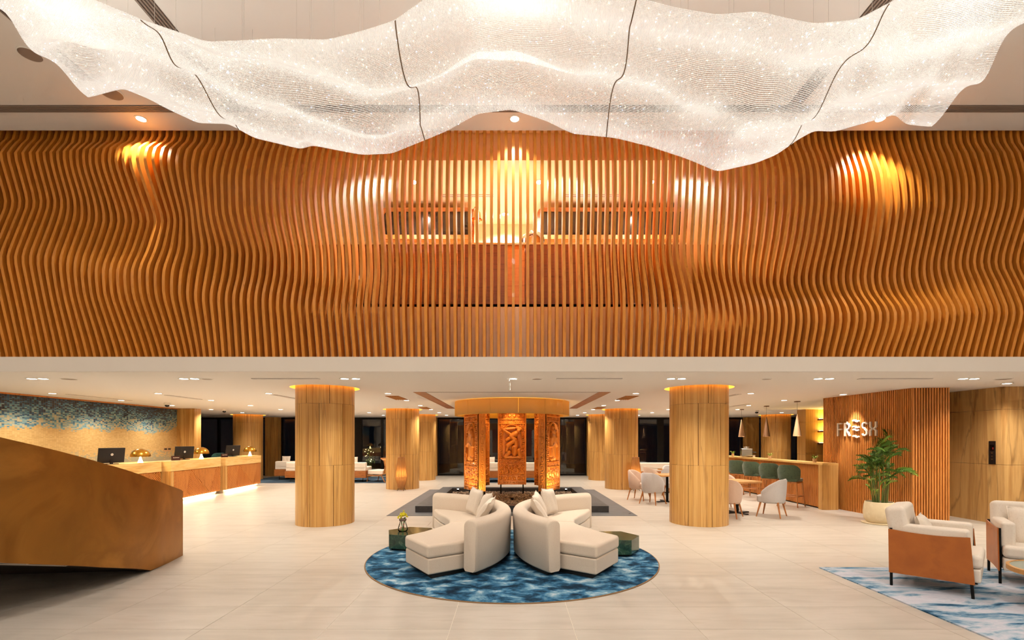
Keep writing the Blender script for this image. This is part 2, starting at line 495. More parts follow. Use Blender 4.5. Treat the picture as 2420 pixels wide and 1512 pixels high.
# ---- floor of large tiles
TX, TY = 1.08, 0.57
Y0T = 4.81 - 16 * TY
floor = MB().box(-XW, XW, -5.0, YB + 0.3, -0.2, -0.003).build('floor', 'grout', kind='structure', label='pale beige stone tile floor of the lobby')
tile_me = MB().box(-TX / 2 + 0.0022, TX / 2 - 0.0022, -TY / 2 + 0.0018, TY / 2 - 0.0018, -0.03, 0.0).mesh('tile', 'floor_tile')
cells = []
for i in range(-15, 16):
    for j in range(0, 54):
        x = i * TX; y = Y0T + (j + 0.5) * TY
        if abs(x) + TX / 2 > XW or y + TY / 2 > YB or y - TY / 2 < -5: continue
        seen = y > 3.75 and abs(x) < y * 1.06 + 0.6
        cells.append((0 if seen else 1, y, x))
cells.sort()
rest = MB()
for k, (hid, y, x) in enumerate(cells):
    if k < 292:
        obj('tile', tile_me, floor, loc=(x, y, 0))
    else:
        rest.box(x - TX / 2 + 0.0022, x + TX / 2 - 0.0022, y - TY / 2 + 0.0018, y + TY / 2 - 0.0018, -0.03, 0.0)
rest.build('tile_field', 'floor_tile', floor, kind='stuff')

# ---- columns: positions
COLS = [(-3.73, 9.73), (3.73, 9.73), (-3.73, 16.6), (3.73, 16.6), (-3.73, 20.2), (3.73, 20.2), (-10.95, 20.2), (10.95, 20.2)]
CR = 0.555
HOLE = 0.655

# ---- low ceiling with round openings at the columns
def low_ceiling():
    loops = [[(-XW, 7.36), (XW, 7.36), (XW, YB + 0.3), (-XW, YB + 0.3)]]
    n = 40
    for cx, cy in COLS:
        loops.append([(cx + HOLE * math.cos(2 * PI * i / n), cy + HOLE * math.sin(2 * PI * i / n)) for i in range(n)])
    vv = [[Vector((x, y, 0)) for x, y in l] for l in loops]
    tris = tessellate_polygon(vv)
    flat = [(p.x, p.y, ZC) for l in vv for p in l]
    me = bpy.data.meshes.new('ceiling')
    me.from_pydata(flat, [], [tuple(t) for t in tris])
    me.materials.append(MATS['ceil_white'])
    o = obj('ceiling', me, kind='structure', label='low white ceiling over the lobby')
    for cx, cy in COLS:
        mb = MB().lathe([(HOLE, 0.0), (HOLE, 0.13), (CR - 0.02, 0.13)], n, (cx, cy, ZC), close=False)
        mb.build('cove_light', 'cove', o, smooth=40, fix=False)
    return o
ceil_low = low_ceiling()

# hall ceiling (in front of and just behind the slats)
MB().box(-XW, XW, -5.0, 7.555, ZH, ZH + 0.4).box(-XW, XW, 7.555, 8.1, ZH + 0.3, ZH + 0.4).build('ceiling_hall', 'ceil_hall', kind='structure', label='tall upper ceiling above the chandelier')
# fascia beam and mezzanine shell
MB().box(-XW, XW, 7.36, 7.95, ZC + 0.002, 2.905).build('beam_fascia', 'fascia', kind='structure', label='smooth white fascia band under the slats')
MB().box(-XW, XW, 8.0, 10.7, 2.9, 2.94).box(-XW, XW, 8.2, 8.36, 2.94, 3.93).build('wall_slab_edge', 'cream', kind='structure')
MB().box(-XW, XW, 8.2, 10.7, 3.89, 3.93).build('floor_mezzanine', 'plaster', kind='structure')
MB().box(-XW, XW, 8.1, 10.7, 6.30, ZH + 0.4).build('ceiling_mezzanine', 'cream', kind='structure')
MB().box(-XW, XW, 10.5, 10.7, 3.93, 6.3).build('wall_mezzanine', 'cream', kind='structure')
for sx in (-1, 1):
    MB().box(min(sx * 4.9, sx * XW), max(sx * 4.9, sx * XW), 8.0, 8.07, 2.94, 6.74).build('wall_slat_darkener', 'wood_base', kind='structure')  # added boards behind the outer slats to keep their gaps dark
    MB().box(sx * 4.9 - 0.05, sx * 4.9 + 0.05, 8.071, 10.5, 3.93, 6.3).build('wall_mezzanine_side', 'cream', kind='structure')
# outer walls
MB().box(-XW - 0.2, -XW, -5.2, YB + 0.3, 0, ZH + 0.4).build('wall_left', 'plaster', kind='structure')
MB().box(XW, XW + 0.2, -5.2, YB + 0.3, 0, ZH + 0.4).build('wall_right', 'plaster', kind='structure')
for sx, nm in ((-1, 'wall_bounce_left'), (1, 'wall_bounce_right')):  # added unseen walls that bounce light onto the hall ceiling
    MB().box(min(sx * 10.5, sx * 10.7), max(sx * 10.5, sx * 10.7), -5.0, 7.3, 0, ZH).build(nm, 'plaster', kind='structure')
MB().box(-XW, XW, -5.2, -5.0, 0, ZH + 0.4).build('wall_behind_camera', 'plaster', kind='structure')

# balustrade behind the slats: wood boards on the mezzanine edge
bal = empty('balustrade', (0, 8.2, 3.93), label='brown wood balustrade with pale cap behind the central slats', cat='balustrade')
xs = [-16, -11.6, -8.0, -4.2, -0.10, 0.22, 4.2, 8.0, 11.6, 16]
xs = [-4.84, -2.2, -0.10, 0.22, 2.4, 4.84]
for a, b in zip(xs[:-1], xs[1:]):
    light = a == -0.10
    dy = 0.03 if light else 0.0
    MB().box(a + 0.004, b - 0.004, -0.02 + dy, 0.10, 0.0, 1.0).build('panel', 'wood_panel_light' if light else 'wood_panel', bal)
MB().box(-4.84, 4.84, -0.03, 0.14, 1.0, 1.03).build('cap_rail', 'plaster', bal)

# ---- mosaic wall on the left, with its timber edge
wl = MB().box(-11.25, -11.02, 7.4, 16.0, 0, ZC).build('wall_mosaic', 'mosaic', kind='structure', label='blue and sand coloured mosaic wall behind the reception desk')
MB().box(-11.03, -10.98, 7.4, 16.0, ZC - 0.035, ZC - 0.001).build('top_trim', 'wood_slat_lobby', wl)
MB().box(-11.02, -10.45, 16.0, 16.35, 0, ZC).build('wall_end_pier', 'travertine', kind='structure', label='travertine pier at the end of the mosaic wall')

# ---- columns clad in travertine
def arc_panel(r0, r1, a, z0, z1, n=8):
    mb = MB()
    rings = []
    for i in range(n + 1):
        t = -a / 2 + a * i / n
        c, s_ = math.cos(t), math.sin(t)
        rings.append([(r0 * c, r0 * s_, z0), (r1 * c, r1 * s_, z0), (r1 * c, r1 * s_, z1), (r0 * c, r0 * s_, z1)])
    mb.sweep(rings)
    return mb
G = 0.009
tiers = [(0.0, 1.16), (1.163, 2.34), (2.343, ZC + 0.12)]
NP = 8
panel_me = [arc_panel(CR - 0.02, CR, 2 * PI / NP - G / CR, z0, z1).mesh('panel', 'travertine', smooth=30) for z0, z1 in tiers]
core_me = MB().lathe([(CR - 0.012, 0.0), (CR - 0.012, ZC + 0.12)], 32).mesh('core', 'shelf_dark', smooth=40)
CLAB = ['travertine column nearest the reception desk side, in front row', 'travertine column nearest the bar, in front row',
        'travertine column behind the left lantern lamp', 'travertine column behind the right lantern lamp',
        'distant travertine column left of the carved wood panels', 'distant travertine column right of the carved wood panels',
        'distant travertine column behind the reception desk lamps', 'distant travertine column behind the bar pendants']
for (cx, cy), lab in zip(COLS, CLAB):
    e = empty('column', (cx, cy, 0), label=lab, kind='structure')
    obj('core', core_me, e)
    ph = random.random() * PI
    for k in range(3):
        for q in range(NP):
            obj('panel', panel_me[k], e, rot=(0, 0, ph + k * 0.33 + 2 * PI * q / NP))

# ---- square pillars on the window line, and the windows between them
for px, lab in ((-10.95, 'left'), (-3.73, 'left'), (3.73, 'right'), (10.95, 'right')):
    MB().box(px - 0.30, px + 0.30, YB - 0.35, YB + 0.15, 0, ZC).build('pillar', 'travertine', kind='structure', bevel=(0.006, 1))
def window(idx, x0, x1, muls, door=None):
    e = empty('window_%d' % idx, (0, YB, 0), kind='structure')
    MB().box(x0, x1, -0.05, 0.05, 0, 0.07).box(x0, x1, -0.05, 0.05, ZC - 0.09, ZC).box(x0, x0 + 0.06, -0.05, 0.05, 0.07, ZC - 0.09) \
        .box(x1 - 0.06, x1, -0.05, 0.05, 0.07, ZC - 0.09).build('window_frame', 'black_metal', e)
    edges = [x0 + 0.06]
    for mx, w in muls:
        MB().box(mx - w / 2, mx + w / 2, -0.06, 0.06, 0.07, ZC - 0.09).build('mullion', 'black_metal', e)
        edges += [mx - w / 2, mx + w / 2]
    edges.append(x1 - 0.06)
    for a, b in zip(edges[0::2], edges[1::2]):
        MB().box(a, b, -0.008, 0.008, 0.07, ZC - 0.09).build('pane', 'window_glass', e)
    return e
window(1, -16.0, -11.25, [(-14.4, 0.06), (-13.55, 0.10), (-12.4, 0.06)])
window(2, -10.65, -4.03, [(-9.1, 0.06), (-7.1, 0.34), (-6.0, 0.10)])
window(3, -3.43, 3.43, [(-2.2, 0.08), (-1.1, 0.08), (0, 0.08), (1.1, 0.08), (2.2, 0.08)])
window(4, 4.03, 10.65, [(5.85, 0.06), (6.85, 0.30), (8.6, 0.08)])
window(5, 11.25, 16.0, [(11.7, 0.12), (13.2, 0.08), (14.6, 0.06)])
MB().box(-30, 30, YB + 0.3, 34, -0.2, -0.02).build('ground_outside', 'slate', kind='structure')

# ---- brass clad curved stair on the left
def catmull(P, n):
    P = [Vector(p) for p in P]; out = []
    for i in range(len(P) - 1):
        p0 = P[max(i - 1, 0)]; p1 = P[i]; p2 = P[i + 1]; p3 = P[min(i + 2, len(P) - 1)]
        for k in range(n):
            t = k / n
            out.append(0.5 * ((2 * p1) + (-p0 + p2) * t + (2 * p0 - 5 * p1 + 4 * p2 - p3) * t * t + (-p0 + 3 * p1 - 3 * p2 + p3) * t ** 3))
    out.append(P[-1]); return out
st = empty('staircase', (-4.7, 6.9, 0), label='curved staircase with smooth brass parapet rising beside the reception desk', cat='staircase')
ctrl = [(-4.70, 6.95), (-4.60, 6.5), (-4.53, 6.1), (-4.475, 5.35), (-4.58, 4.45), (-4.95, 3.5), (-5.6, 2.6)]
zb_c = [0.0, 0.0, 0.012, 0.245, 0.52, 0.82, 1.14]
zt_c = [0.915, 1.05, 1.155, 1.385, 1.65, 1.94, 2.26]
plan = catmull([(x, y, 0) for x, y in ctrl], 10)
tt = np.linspace(0, len(ctrl) - 1, len(plan))
zb = np.interp(tt, range(len(ctrl)), zb_c); zt = np.interp(tt, range(len(ctrl)), zt_c)
rings = []; outer = []; inner = []
for i, p in enumerate(plan):
    d = (plan[min(i + 1, len(plan) - 1)] - plan[max(i - 1, 0)]).normalized()
    nrm = Vector((d.y, -d.x, 0))
    if nrm.x > 0: nrm = -nrm            # towards the inside (left)
    q = p + nrm * 0.11
    o = Vector((-4.7, 6.9, 0))
    rings.append([tuple(p - o + Vector((0, 0, zb[i]))), tuple(q - o + Vector((0, 0, zb[i]))), tuple(q - o + Vector((0, 0, zt[i]))), tuple(p - o + Vector((0, 0, zt[i])))])
    outer.append(q - o); inner.append(q - o + nrm * 1.7)
MB().sweep(rings).build('parapet', 'brass_panel', st, smooth=30)
mb = MB(); rr = []
for i in range(len(plan)):
    z = zb[i] + 0.004
    a, b = outer[i], inner[i]
    rr.append([(a.x, a.y, z), (b.x, b.y, z), (b.x, b.y, z + 0.1), (a.x, a.y, z + 0.1)])
mb.sweep(rr).build('soffit', 'stair_under', st)
for k in range(10):
    i = 14 + k * 4
    if i + 4 >= len(plan): break
    a0, b0, a1, b1 = outer[i], inner[i], outer[i + 4], inner[i + 4]
    z = zb[i] + 0.26
    MB().add([(a0.x, a0.y, z - 0.16), (b0.x, b0.y, z - 0.16), (b1.x, b1.y, z - 0.16), (a1.x, a1.y, z - 0.16), (a0.x, a0.y, z), (b0.x, b0.y, z), (b1.x, b1.y, z), (a1.x, a1.y, z)],
             [(0, 3, 2, 1), (4, 5, 6, 7), (0, 1, 5, 4), (1, 2, 6, 5), (2, 3, 7, 6), (3, 0, 4, 7)]).build('tread', 'floor_tile', st)
rr = []
for i in range(len(plan)):
    b = inner[i]; d = (outer[i] - inner[i]).normalized() * 0.1
    rr.append([(b.x, b.y, zb[i]), (b.x - d.x, b.y - d.y, zb[i]), (b.x - d.x, b.y - d.y, zt[i]), (b.x, b.y, zt[i])])
MB().sweep(rr).build('parapet', 'brass_panel', st, smooth=30)

# ---- wavy slat screen
def wave_fn():
    px = {55: [(308, 7.68), (330, 7.57), (357, 7.47), (465, 7.66), (615, 7.39), (843, 7.67)],
          350: [(308, 7.47), (396, 7.31), (446, 7.46), (507, 7.66), (588, 7.51), (645, 7.36), (703, 7.38), (798, 7.65), (843, 7.75)],
          560: [(308, 7.57), (426, 7.36), (515, 7.38), (580, 7.62), (645, 7.57), (703, 7.45), (843, 7.54)],
          825: [(308, 7.56), (357, 7.50), (473, 7.32), (576, 7.54), (645, 7.58), (722, 7.42), (843, 7.60)],
          1030: [(308, 7.55), (420, 7.46), (520, 7.44), (620, 7.55), (720, 7.50), (843, 7.56)],
          1210: [(308, 7.54), (843, 7.54)],
          1400: [(308, 7.54), (450, 7.50), (570, 7.60), (700, 7.46), (843, 7.52)],
          1620: [(308, 7.52), (377, 7.53), (453, 7.58), (568, 7.68), (607, 7.64), (684, 7.40), (741, 7.28), (843, 7.40)],
          1876: [(308, 7.60), (415, 7.38), (492, 7.37), (561, 7.47), (626, 7.64), (664, 7.66), (722, 7.47), (760, 7.43), (843, 7.56)],
          2060: [(308, 7.67), (415, 7.46), (492, 7.41), (568, 7.50), (645, 7.63), (684, 7.58), (741, 7.34), (779, 7.36), (843, 7.54)],
          2365: [(308, 7.56), (434, 7.39), (492, 7.40), (588, 7.58), (618, 7.61), (664, 7.50), (741, 7.35), (843, 7.50)]}
    zs = np.linspace(2.80, 6.45, 120)
    keys = sorted(px); X = [(k - 1210) * 7.5 / 1150 for k in keys]
    cols = []
    for k in keys:
        pts = sorted((1.65 + (1039 - y) * 7.5 / 1150, d) for y, d in px[k])
        c = np.interp(zs, [p[0] for p in pts], [p[1] for p in pts])
        c = 7.52 + (c - 7.52) * 1.22
        ker = np.hanning(15); ker /= ker.sum()
        c = np.convolve(np.pad(c, 7, mode='edge'), ker, mode='valid')
        cols.append(c)
    A = np.array(cols)
    X = np.array([X[0] - 4.0] + X + [X[-1] + 4.0]); A = np.vstack([A[:1], A, A[-1:]])
    def f(x, z):
        i = int(np.clip(np.searchsorted(X, x) - 1, 0, len(X) - 2))
        t = (x - X[i]) / (X[i + 1] - X[i]); t = t * t * (3 - 2 * t)
        col = A[i] * (1 - t) + A[i + 1] * t
        return np.interp(z, zs, col)
    return f
wave = wave_fn()
scr = empty('slat_screen', (0, 7.6, 2.905), label='tall screen of wavy orange wooden slats spanning the upper wall', cat='slat screen')
PITCH = 0.1127
SW = 0.044
zz = np.linspace(2.908, 6.72, 36)
for k in range(-76, 77):
    x = k * PITCH + 0.02
    yf = wave(x, zz)
    st_ = np.clip((zz - 6.05) / 0.38, 0, 1); st_ = st_ * st_ * (3 - 2 * st_)
    yf = yf + st_ * (np.maximum(yf, 7.605) - yf)
    mb = MB(); rings = []
    for z, y in zip(zz, yf):
        b = min(y + 0.165, 7.96)
        rings.append([(-SW / 2, y - 7.6, z - 2.905), (SW / 2, y - 7.6, z - 2.905), (SW / 2, b - 7.6, z - 2.905), (-SW / 2, b - 7.6, z - 2.905)])
    mb.sweep(rings)
    me = mb.mesh('slat', 'slat_wood', smooth=35)
    obj('slat', me, scr, loc=(x, 0, 0))

# ================================================================== MEZZANINE BEHIND THE SLATS
def rrect(x0, x1, z0, z1, r, n=6):
    out = []
    for cx, cz, a in ((x1 - r, z1 - r, 0), (x0 + r, z1 - r, 90), (x0 + r, z0 + r, 180), (x1 - r, z0 + r, 270)):
        for i in range(n + 1):
            t = R(a + 90 * i / n); out.append((cx + r * math.cos(t), cz + r * math.sin(t)))
    return out
def ring_prism(outer, inner, y0, y1):
    n = len(outer); vs = []; fs = []
    for lp, y in ((outer, y0), (inner, y0), (outer, y1), (inner, y1)):
        vs += [(x, y, z) for x, z in lp]
    for i in range(n):
        j = (i + 1) % n
        fs += [(i, j, n + j, n + i), (2 * n + i, 3 * n + i, 3 * n + j, 2 * n + j), (i, 2 * n + i, 2 * n + j, j), (n + i, n + j, 3 * n + j, 3 * n + i)]
    return MB().add(vs, fs)
def hatch(x0, x1, label):
    y = 9.5
    cx = (x0 + x1) / 2; w = (x1 - x0) / 2
    e = empty('serving_hatch', (cx, y, 3.93), label=label, cat='hatch')
    MB().prism(rrect(-w, w, 0.0, 2.22, 0.12), 0.0, -0.6, 'y').build('body', 'wood_panel_light', e)
    ring_prism(rrect(-w - 0.01, w + 0.01, 1.62, 2.23, 0.12), rrect(-w + 0.06, w - 0.06, 1.70, 2.16, 0.07), -0.05, 0.02).build('frame', 'wood_base', e, smooth=40)
    MB().prism(rrect(-w + 0.05, w - 0.05, 1.69, 2.17, 0.07), 0.02, 0.0, 'y').build('glass', 'dark_mirror', e)
hatch(-2.55, -0.74, 'wood framed dark glass hatch seen behind the slats, beside the heat lamp')
hatch(0.50, 3.45, 'longer wood framed dark glass hatch behind the slats, beside the chafing dish')
ct = empty('buffet_counter', (0, 8.65, 3.93), label='pale buffet counter standing behind the balustrade', cat='counter')
MB().box(-3.5, 3.5, -0.22, 0.32, 0.0, 0.95).build('body', 'wood_panel_light', ct)
MB().box(-3.55, 3.55, -0.26, 0.36, 0.95, 0.985).build('top', 'plaster', ct)
hl = empty('heat_lamp', (-0.70, 8.80, 4.915), label='copper bell heat lamp on a thin arm above the buffet', cat='lamp')
MB().lathe([(0.09, 0), (0.09, 0.02)], 20).build('base', 'copper', hl, smooth=40)
MB().tube([(0, 0, 0.02), (0, 0, 0.84), (0.0, 0, 0.90), (0.03, -0.02, 0.93), (0.06, -0.03, 0.92)], 0.012, 8).build('arm', 'copper', hl, smooth=40)
MB().lathe([(0.02, 0.22), (0.03, 0.17), (0.075, 0.12), (0.085, 0.03), (0.105, 0.0), (0.10, 0.0), (0.08, 0.03)], 24, (0.06, -0.03, 0.70), close=False).build('shade', 'copper', hl, smooth=50)
cd = empty('chafing_dish', (0.37, 8.62, 4.915), label='polished roll top chafing dish on the buffet counter', cat='chafing dish')
MB().box(-0.23, 0.23, -0.16, 0.16, 0.0, 0.14).build('base', 'chrome', cd, bevel=(0.02, 2))
MB().lathe([(0.215, 0.0), (0.215, 0.10), (0.20, 0.17), (0.15, 0.225), (0.07, 0.25), (0.0, 0.255)], 28, (0, 0, 0.14)).build('lid', 'chrome', cd, smooth=50)
MB().tube([(-0.06, -0.02, 0.385), (-0.05, -0.02, 0.42), (0.05, -0.02, 0.42), (0.06, -0.02, 0.385)], 0.01, 8).build('handle', 'chrome', cd, smooth=50)

# ================================================================== CHANDELIER
def nz2(u, v, seed):
    r = np.random.default_rng(seed); o = 0
    for k in range(6):
        fu = r.uniform(2, 13); fv = r.uniform(0.4, 2.6); p = r.uniform(0, 6.28); s = r.choice([-1, 1])
        o = o + np.sin(fu * u * 6.28 / 2 + s * fv * v * 6.28 / 2 + p) / (1 + 0.25 * fu)
    return o
far = [(205, 230), (290, 208), (350, 232), (400, 258), (470, 290), (545, 292), (605, 325), (720, 352), (740, 342), (860, 365), (930, 362), (1020, 325),
       (1060, 308), (1130, 268), (1210, 258), (1290, 285), (1350, 315), (1450, 325), (1530, 345), (1620, 375), (1690, 405), (1780, 385), (1830, 365),
       (1880, 330), (1920, 308), (1970, 310), (2060, 285), (2120, 268), (2135, 292), (2190, 298)]
near = [(-170, -110), (0, -70), (215, 0), (330, 48), (400, 72), (480, 100), (560, 97), (640, 92), (770, 95), (850, 75), (930, 50), (1000, 0), (1100, -60),
        (1210, -80), (1350, -60), (1480, -15), (1530, 0), (1600, 18), (1700, 36), (1750, 32), (1800, 28), (1870, 45), (1930, 57), (2030, 48), (2110, 5),
        (2200, -40), (2600, -110)]
YF, YN = 6.2, 4.5
fX = [(x - 1210) * YF / 1150 for x, y in far]; fH = [YF * (1039 - y) / 1150 for x, y in far]
nX = [(x - 1210) * YN / 1150 for x, y in near]; nH = [YN * (1039 - y) / 1150 for x, y in near]
XL, XR = -5.42, 5.36
_xs = np.linspace(-7.5, 7.5, 1501)
_k = np.hanning(27); _k /= _k.sum()
_sm = lambda a: np.convolve(np.pad(a, 13, mode='edge'), _k, mode='valid')
_h0 = _sm(np.interp(_xs, nX, nH)); _h1 = _sm(np.interp(_xs, fX, fH))
def sheet(X, v):
    """world position of the crystal sheet at lateral X and depth fraction v (0 near, 1 far)"""
    u = (X - XL) / (XR - XL)
    h0 = np.interp(X, _xs, _h0); h1 = np.interp(X, _xs, _h1)
    env = np.sin(np.clip(v, 0, 1) * PI)
    h = h0 * (1 - v) + h1 * v
    fold = np.sin(6.28 * (2.3 * v + 0.75 * np.sin(u * 5.2 + 0.6) + 0.35 * np.sin(11 * u))) * 0.105 + nz2(u * 1.3, v * 1.6, 3) * 0.060
    h = h + env * fold + 0.012 * np.sin(u * 95 + 4 * v) * env
    Y = YN + (YF - YN) * v + 0.05 * np.sin(13 * u + 5 * v) * env
    Xo = X + 0.03 * np.sin(9 * v + 7 * u)
    return Xo, Y, 1.65 + h
ch = empty('chandelier', (0, 5.3, ZH), label='huge undulating white crystal mesh chandelier hung from the upper ceiling', cat='chandelier')
seams = [XL, -3.46, -1.09, 1.18, 3.50, XR]
BP = 0.0132
oct_v = np.array([(1, 0, 0), (-1, 0, 0), (0, 1, 0), (0, -1, 0), (0, 0, 1), (0, 0, -1)], float)
oct_f = np.array([(0, 2, 4), (2, 1, 4), (1, 3, 4), (3, 0, 4), (2, 0, 5), (1, 2, 5), (3, 1, 5), (0, 3, 5)])
for a, b in zip(seams[:-1], seams[1:]):
    nu = int((b - a - 0.014) / BP); nv = int(2.02 / BP)
    uu = np.linspace(a + 0.007, b - 0.007, nu); vv = np.linspace(0, 1, nv)
    U, V = np.meshgrid(uu, vv)
    X, Y, Z = sheet(U, V)
    P = np.stack([X.ravel(), Y.ravel() - 5.3, Z.ravel() - ZH], 1)
    n = len(P)
    rad = 0.0076 * rng.uniform(0.9, 1.12, n)
    ang = rng.uniform(0, 6.28, n)
    ca, sa = np.cos(ang), np.sin(ang)
    vx = oct_v[None, :, 0] * ca[:, None] - oct_v[None, :, 1] * sa[:, None]
    vy = oct_v[None, :, 0] * sa[:, None] + oct_v[None, :, 1] * ca[:, None]
    vz = np.repeat(oct_v[None, :, 2], n, 0)
    VV = np.stack([vx, vy, vz], 2) * rad[:, None, None] + P[:, None, :]
    FF = (oct_f[None] + (np.arange(n) * 6)[:, None, None]).reshape(-1, 3)
    me = bpy.data.meshes.new('crystal_panel')
    me.vertices.add(n * 6); me.vertices.foreach_set('co', VV.astype(np.float32).ravel())
    me.loops.add(len(FF) * 3); me.loops.foreach_set('vertex_index', FF.astype(np.int32).ravel())
    me.polygons.add(len(FF)); me.polygons.foreach_set('loop_start', np.arange(0, len(FF) * 3, 3, dtype=np.int32))
    me.polygons.foreach_set('loop_total', np.full(len(FF), 3, dtype=np.int32))
    mi = np.zeros(n, np.int32); rr_ = rng.random(n)
    mi[rr_ > 0.986] = 1; mi[rr_ > 0.994] = 2
    me.polygons.foreach_set('material_index', np.repeat(mi, 8))
    for nm in ('crystal', 'crystal_glint_warm', 'crystal_glint_blue'): me.materials.append(MATS[nm])
    me.update(calc_edges=True); me.validate()
    obj('crystal_panel', me, ch, kind='stuff')
for sx in seams[1:-1]:
    pts = []
    for v in np.linspace(0, 1, 60):
        x, y, z = sheet(np.array(sx), np.array(v)); pts.append((float(x), float(y) - 5.3, float(z) - ZH - 0.006))
    MB().tube(pts, 0.0065, 5).build('seam_cord', 'seam_cord', ch)
wr = random.Random(3)
for i in range(64):
    X = -5.2 + 10.4 * (i + wr.random() * 0.8) / 64; v = wr.choice([0.02, 0.03, 0.2, 0.45, 0.7, 0.04])
    x, y, z = sheet(np.array(X), np.array(v))
    MB().tube([(float(x), float(y) - 5.3, float(z) - ZH), (float(x), float(y) - 5.3, 0.0)], 0.0019, 4).build('suspension_wire', 'wire', ch)

# ================================================================== CEILING FITTINGS AND LAMPS
dl_trim = MB().lathe([(0.062, 0.0), (0.085, -0.004), (0.085, 0.004), (0.062, 0.004)], 24, close=False).mesh('trim_ring', 'white_plastic', smooth=40)
dl_lens = MB().lathe([(0.062, -0.0015), (0.0, -0.0015)], 24, close=False).mesh('lens', 'lens')
def downlight(x, y, z, power, label, group=None, spot=140, blend=0.9, color=WARM, target=None, size=0.06, scale=1.0):
    e = empty('downlight', (x, y, z - 0.004), label=label, cat='downlight', group=group)
    e.scale = (scale, scale, 1)
    obj('trim_ring', dl_trim, e); obj('lens', dl_lens, e)
    l = lamp('SPOT', 'downlight_lamp', (0, 0, -0.02), power, color, size, spot, blend, parent=e)
    if target is not None:
        v = Vector(target) - Vector((x, y, z)); l.rotation_euler = v.to_track_quat('-Z', 'Y').to_euler()
    return e
GL = 'downlights of the low ceiling'
LL = 'round recessed downlight glowing in the low white ceiling'
ROWN = {10.8: 'first', 12.7: 'second', 14.6: 'third', 16.5: 'fourth', 18.4: 'fifth', 20.4: 'last'}
COLN = {-10.2: 'beside the mosaic wall', -7.85: 'before the reception desk', -5.4: 'left of the left columns', -2.75: 'left of the drum canopy',
        2.75: 'right of the drum canopy', 5.3: 'right of the right columns', 7.65: 'over the bar side', 10.2: 'beyond the bar'}
for xg in (-10.2, -7.85, -5.4, -2.75, 2.75, 5.3, 7.65, 10.2):
    for yg in (10.8, 12.7, 14.6, 16.5, 18.4, 20.4):
        if any((xg - cx) ** 2 + (yg - cy) ** 2 < 0.8 ** 2 for cx, cy in COLS): continue
        if xg > 7.5 and yg < 12: continue
        if xg < -10 and yg < 10.9: xg_ = -10.3
        if xg == 7.65 and yg in (12.7, 14.6): xg_ = 7.1
        else: xg_ = xg
        if xg == 10.2 and yg < 16: continue
        downlight(xg_, yg, ZC, P_LOW, 'low ceiling downlight, %s row back, %s' % (ROWN[yg], COLN[xg]), GL)
for yg in (18.4, 20.4):
    downlight(0.0, yg, ZC, P_LOW, 'low ceiling downlight behind the drum canopy, %s row back' % ROWN[yg], GL)
PAIRS = [(-8.09, -7.90, 'left of the mosaic wall, far left'), (-5.53, -5.35, 'above the desk end of the lobby'), (-2.82, -2.63, 'right of the first front column'),
         (2.68, 2.86, 'left of the front column by the bar'), (5.16, 5.35, 'above the dining tables'), (7.60, 7.79, 'above the potted palm')]
for a, b, w in PAIRS:
    for x, h_ in ((a, 'left'), (b, 'right')):
        downlight(x, 8.2, ZC, P_LOW * 0.6, h_ + ' downlight of the front edge pair ' + w, 'downlight pair ' + w)
downlight(0.02, 8.2, ZC, P_LOW, 'single downlight at the middle of the ceiling front edge')
for x_, w_ in ((9.05, 'nearer the lift panel'), (10.7, 'outside the picture')):  # added to brighten the lift wall, no fitting known here
    downlight(x_, 8.9, ZC, P_LOW, 'added downlight brightening the lift lobby marble wall, ' + w_)
# washer on the letters
downlight(7.52, 11.05, ZC, P_LOW * 1.1, 'downlight grazing the slatted partition above the white letters', None, 50, 0.5, WHITE, target=(7.84, 11.04, 1.5))

for x, w in ((-5.55, 'left end of the slats'), (0.04, 'middle of the slats'), (5.51, 'right end of the slats')):
    downlight(x, 7.28, ZH, P_SLAT * (0.6 if x == 0.04 else 1.0), 'downlight in the upper ceiling above the ' + w, None, 95, 0.7, WARM, target=(x, 7.75, 3.0))
k = 0
for y, pw in ((4.75, 0.12), (2.2, 1.0), (-0.8, 1.0)):  # rows over and behind the viewer are added to light the foreground
    for x in (-8.8, -4.4, 0.0, 4.4, 8.8):
        downlight(x, y, ZH, P_HALL * pw * (2.0 if x == 0 and y > 4 else 1.0), 'upper ceiling downlight %s, %s' % ({4.75: 'above the chandelier', 2.2: 'added unseen overhead of the viewer', -0.8: 'added unseen behind the viewer'}[y], {-8.8: 'far left', -4.4: 'left of centre', 0.0: 'at the centre', 4.4: 'right of centre', 8.8: 'far right'}[x]), 'downlights of the upper ceiling', 165, 0.9, WHITE, size=0.12)
for x in (-1.78, 0.50, 2.5):
    downlight(x, 8.78, 6.30, P_MEZZ, 'small mezzanine ceiling downlight ' + {-1.78: 'above the shorter hatch', 0.50: 'above the chafing dish', 2.5: 'above the longer hatch'}[x], 'downlights of the mezzanine', 140, 0.9, WARM)
downlight(-0.14, 10.03, 6.30, P_MEZZ, 'small downlight in the mezzanine ceiling between the two hatches', None, 140, 0.9, WARM)

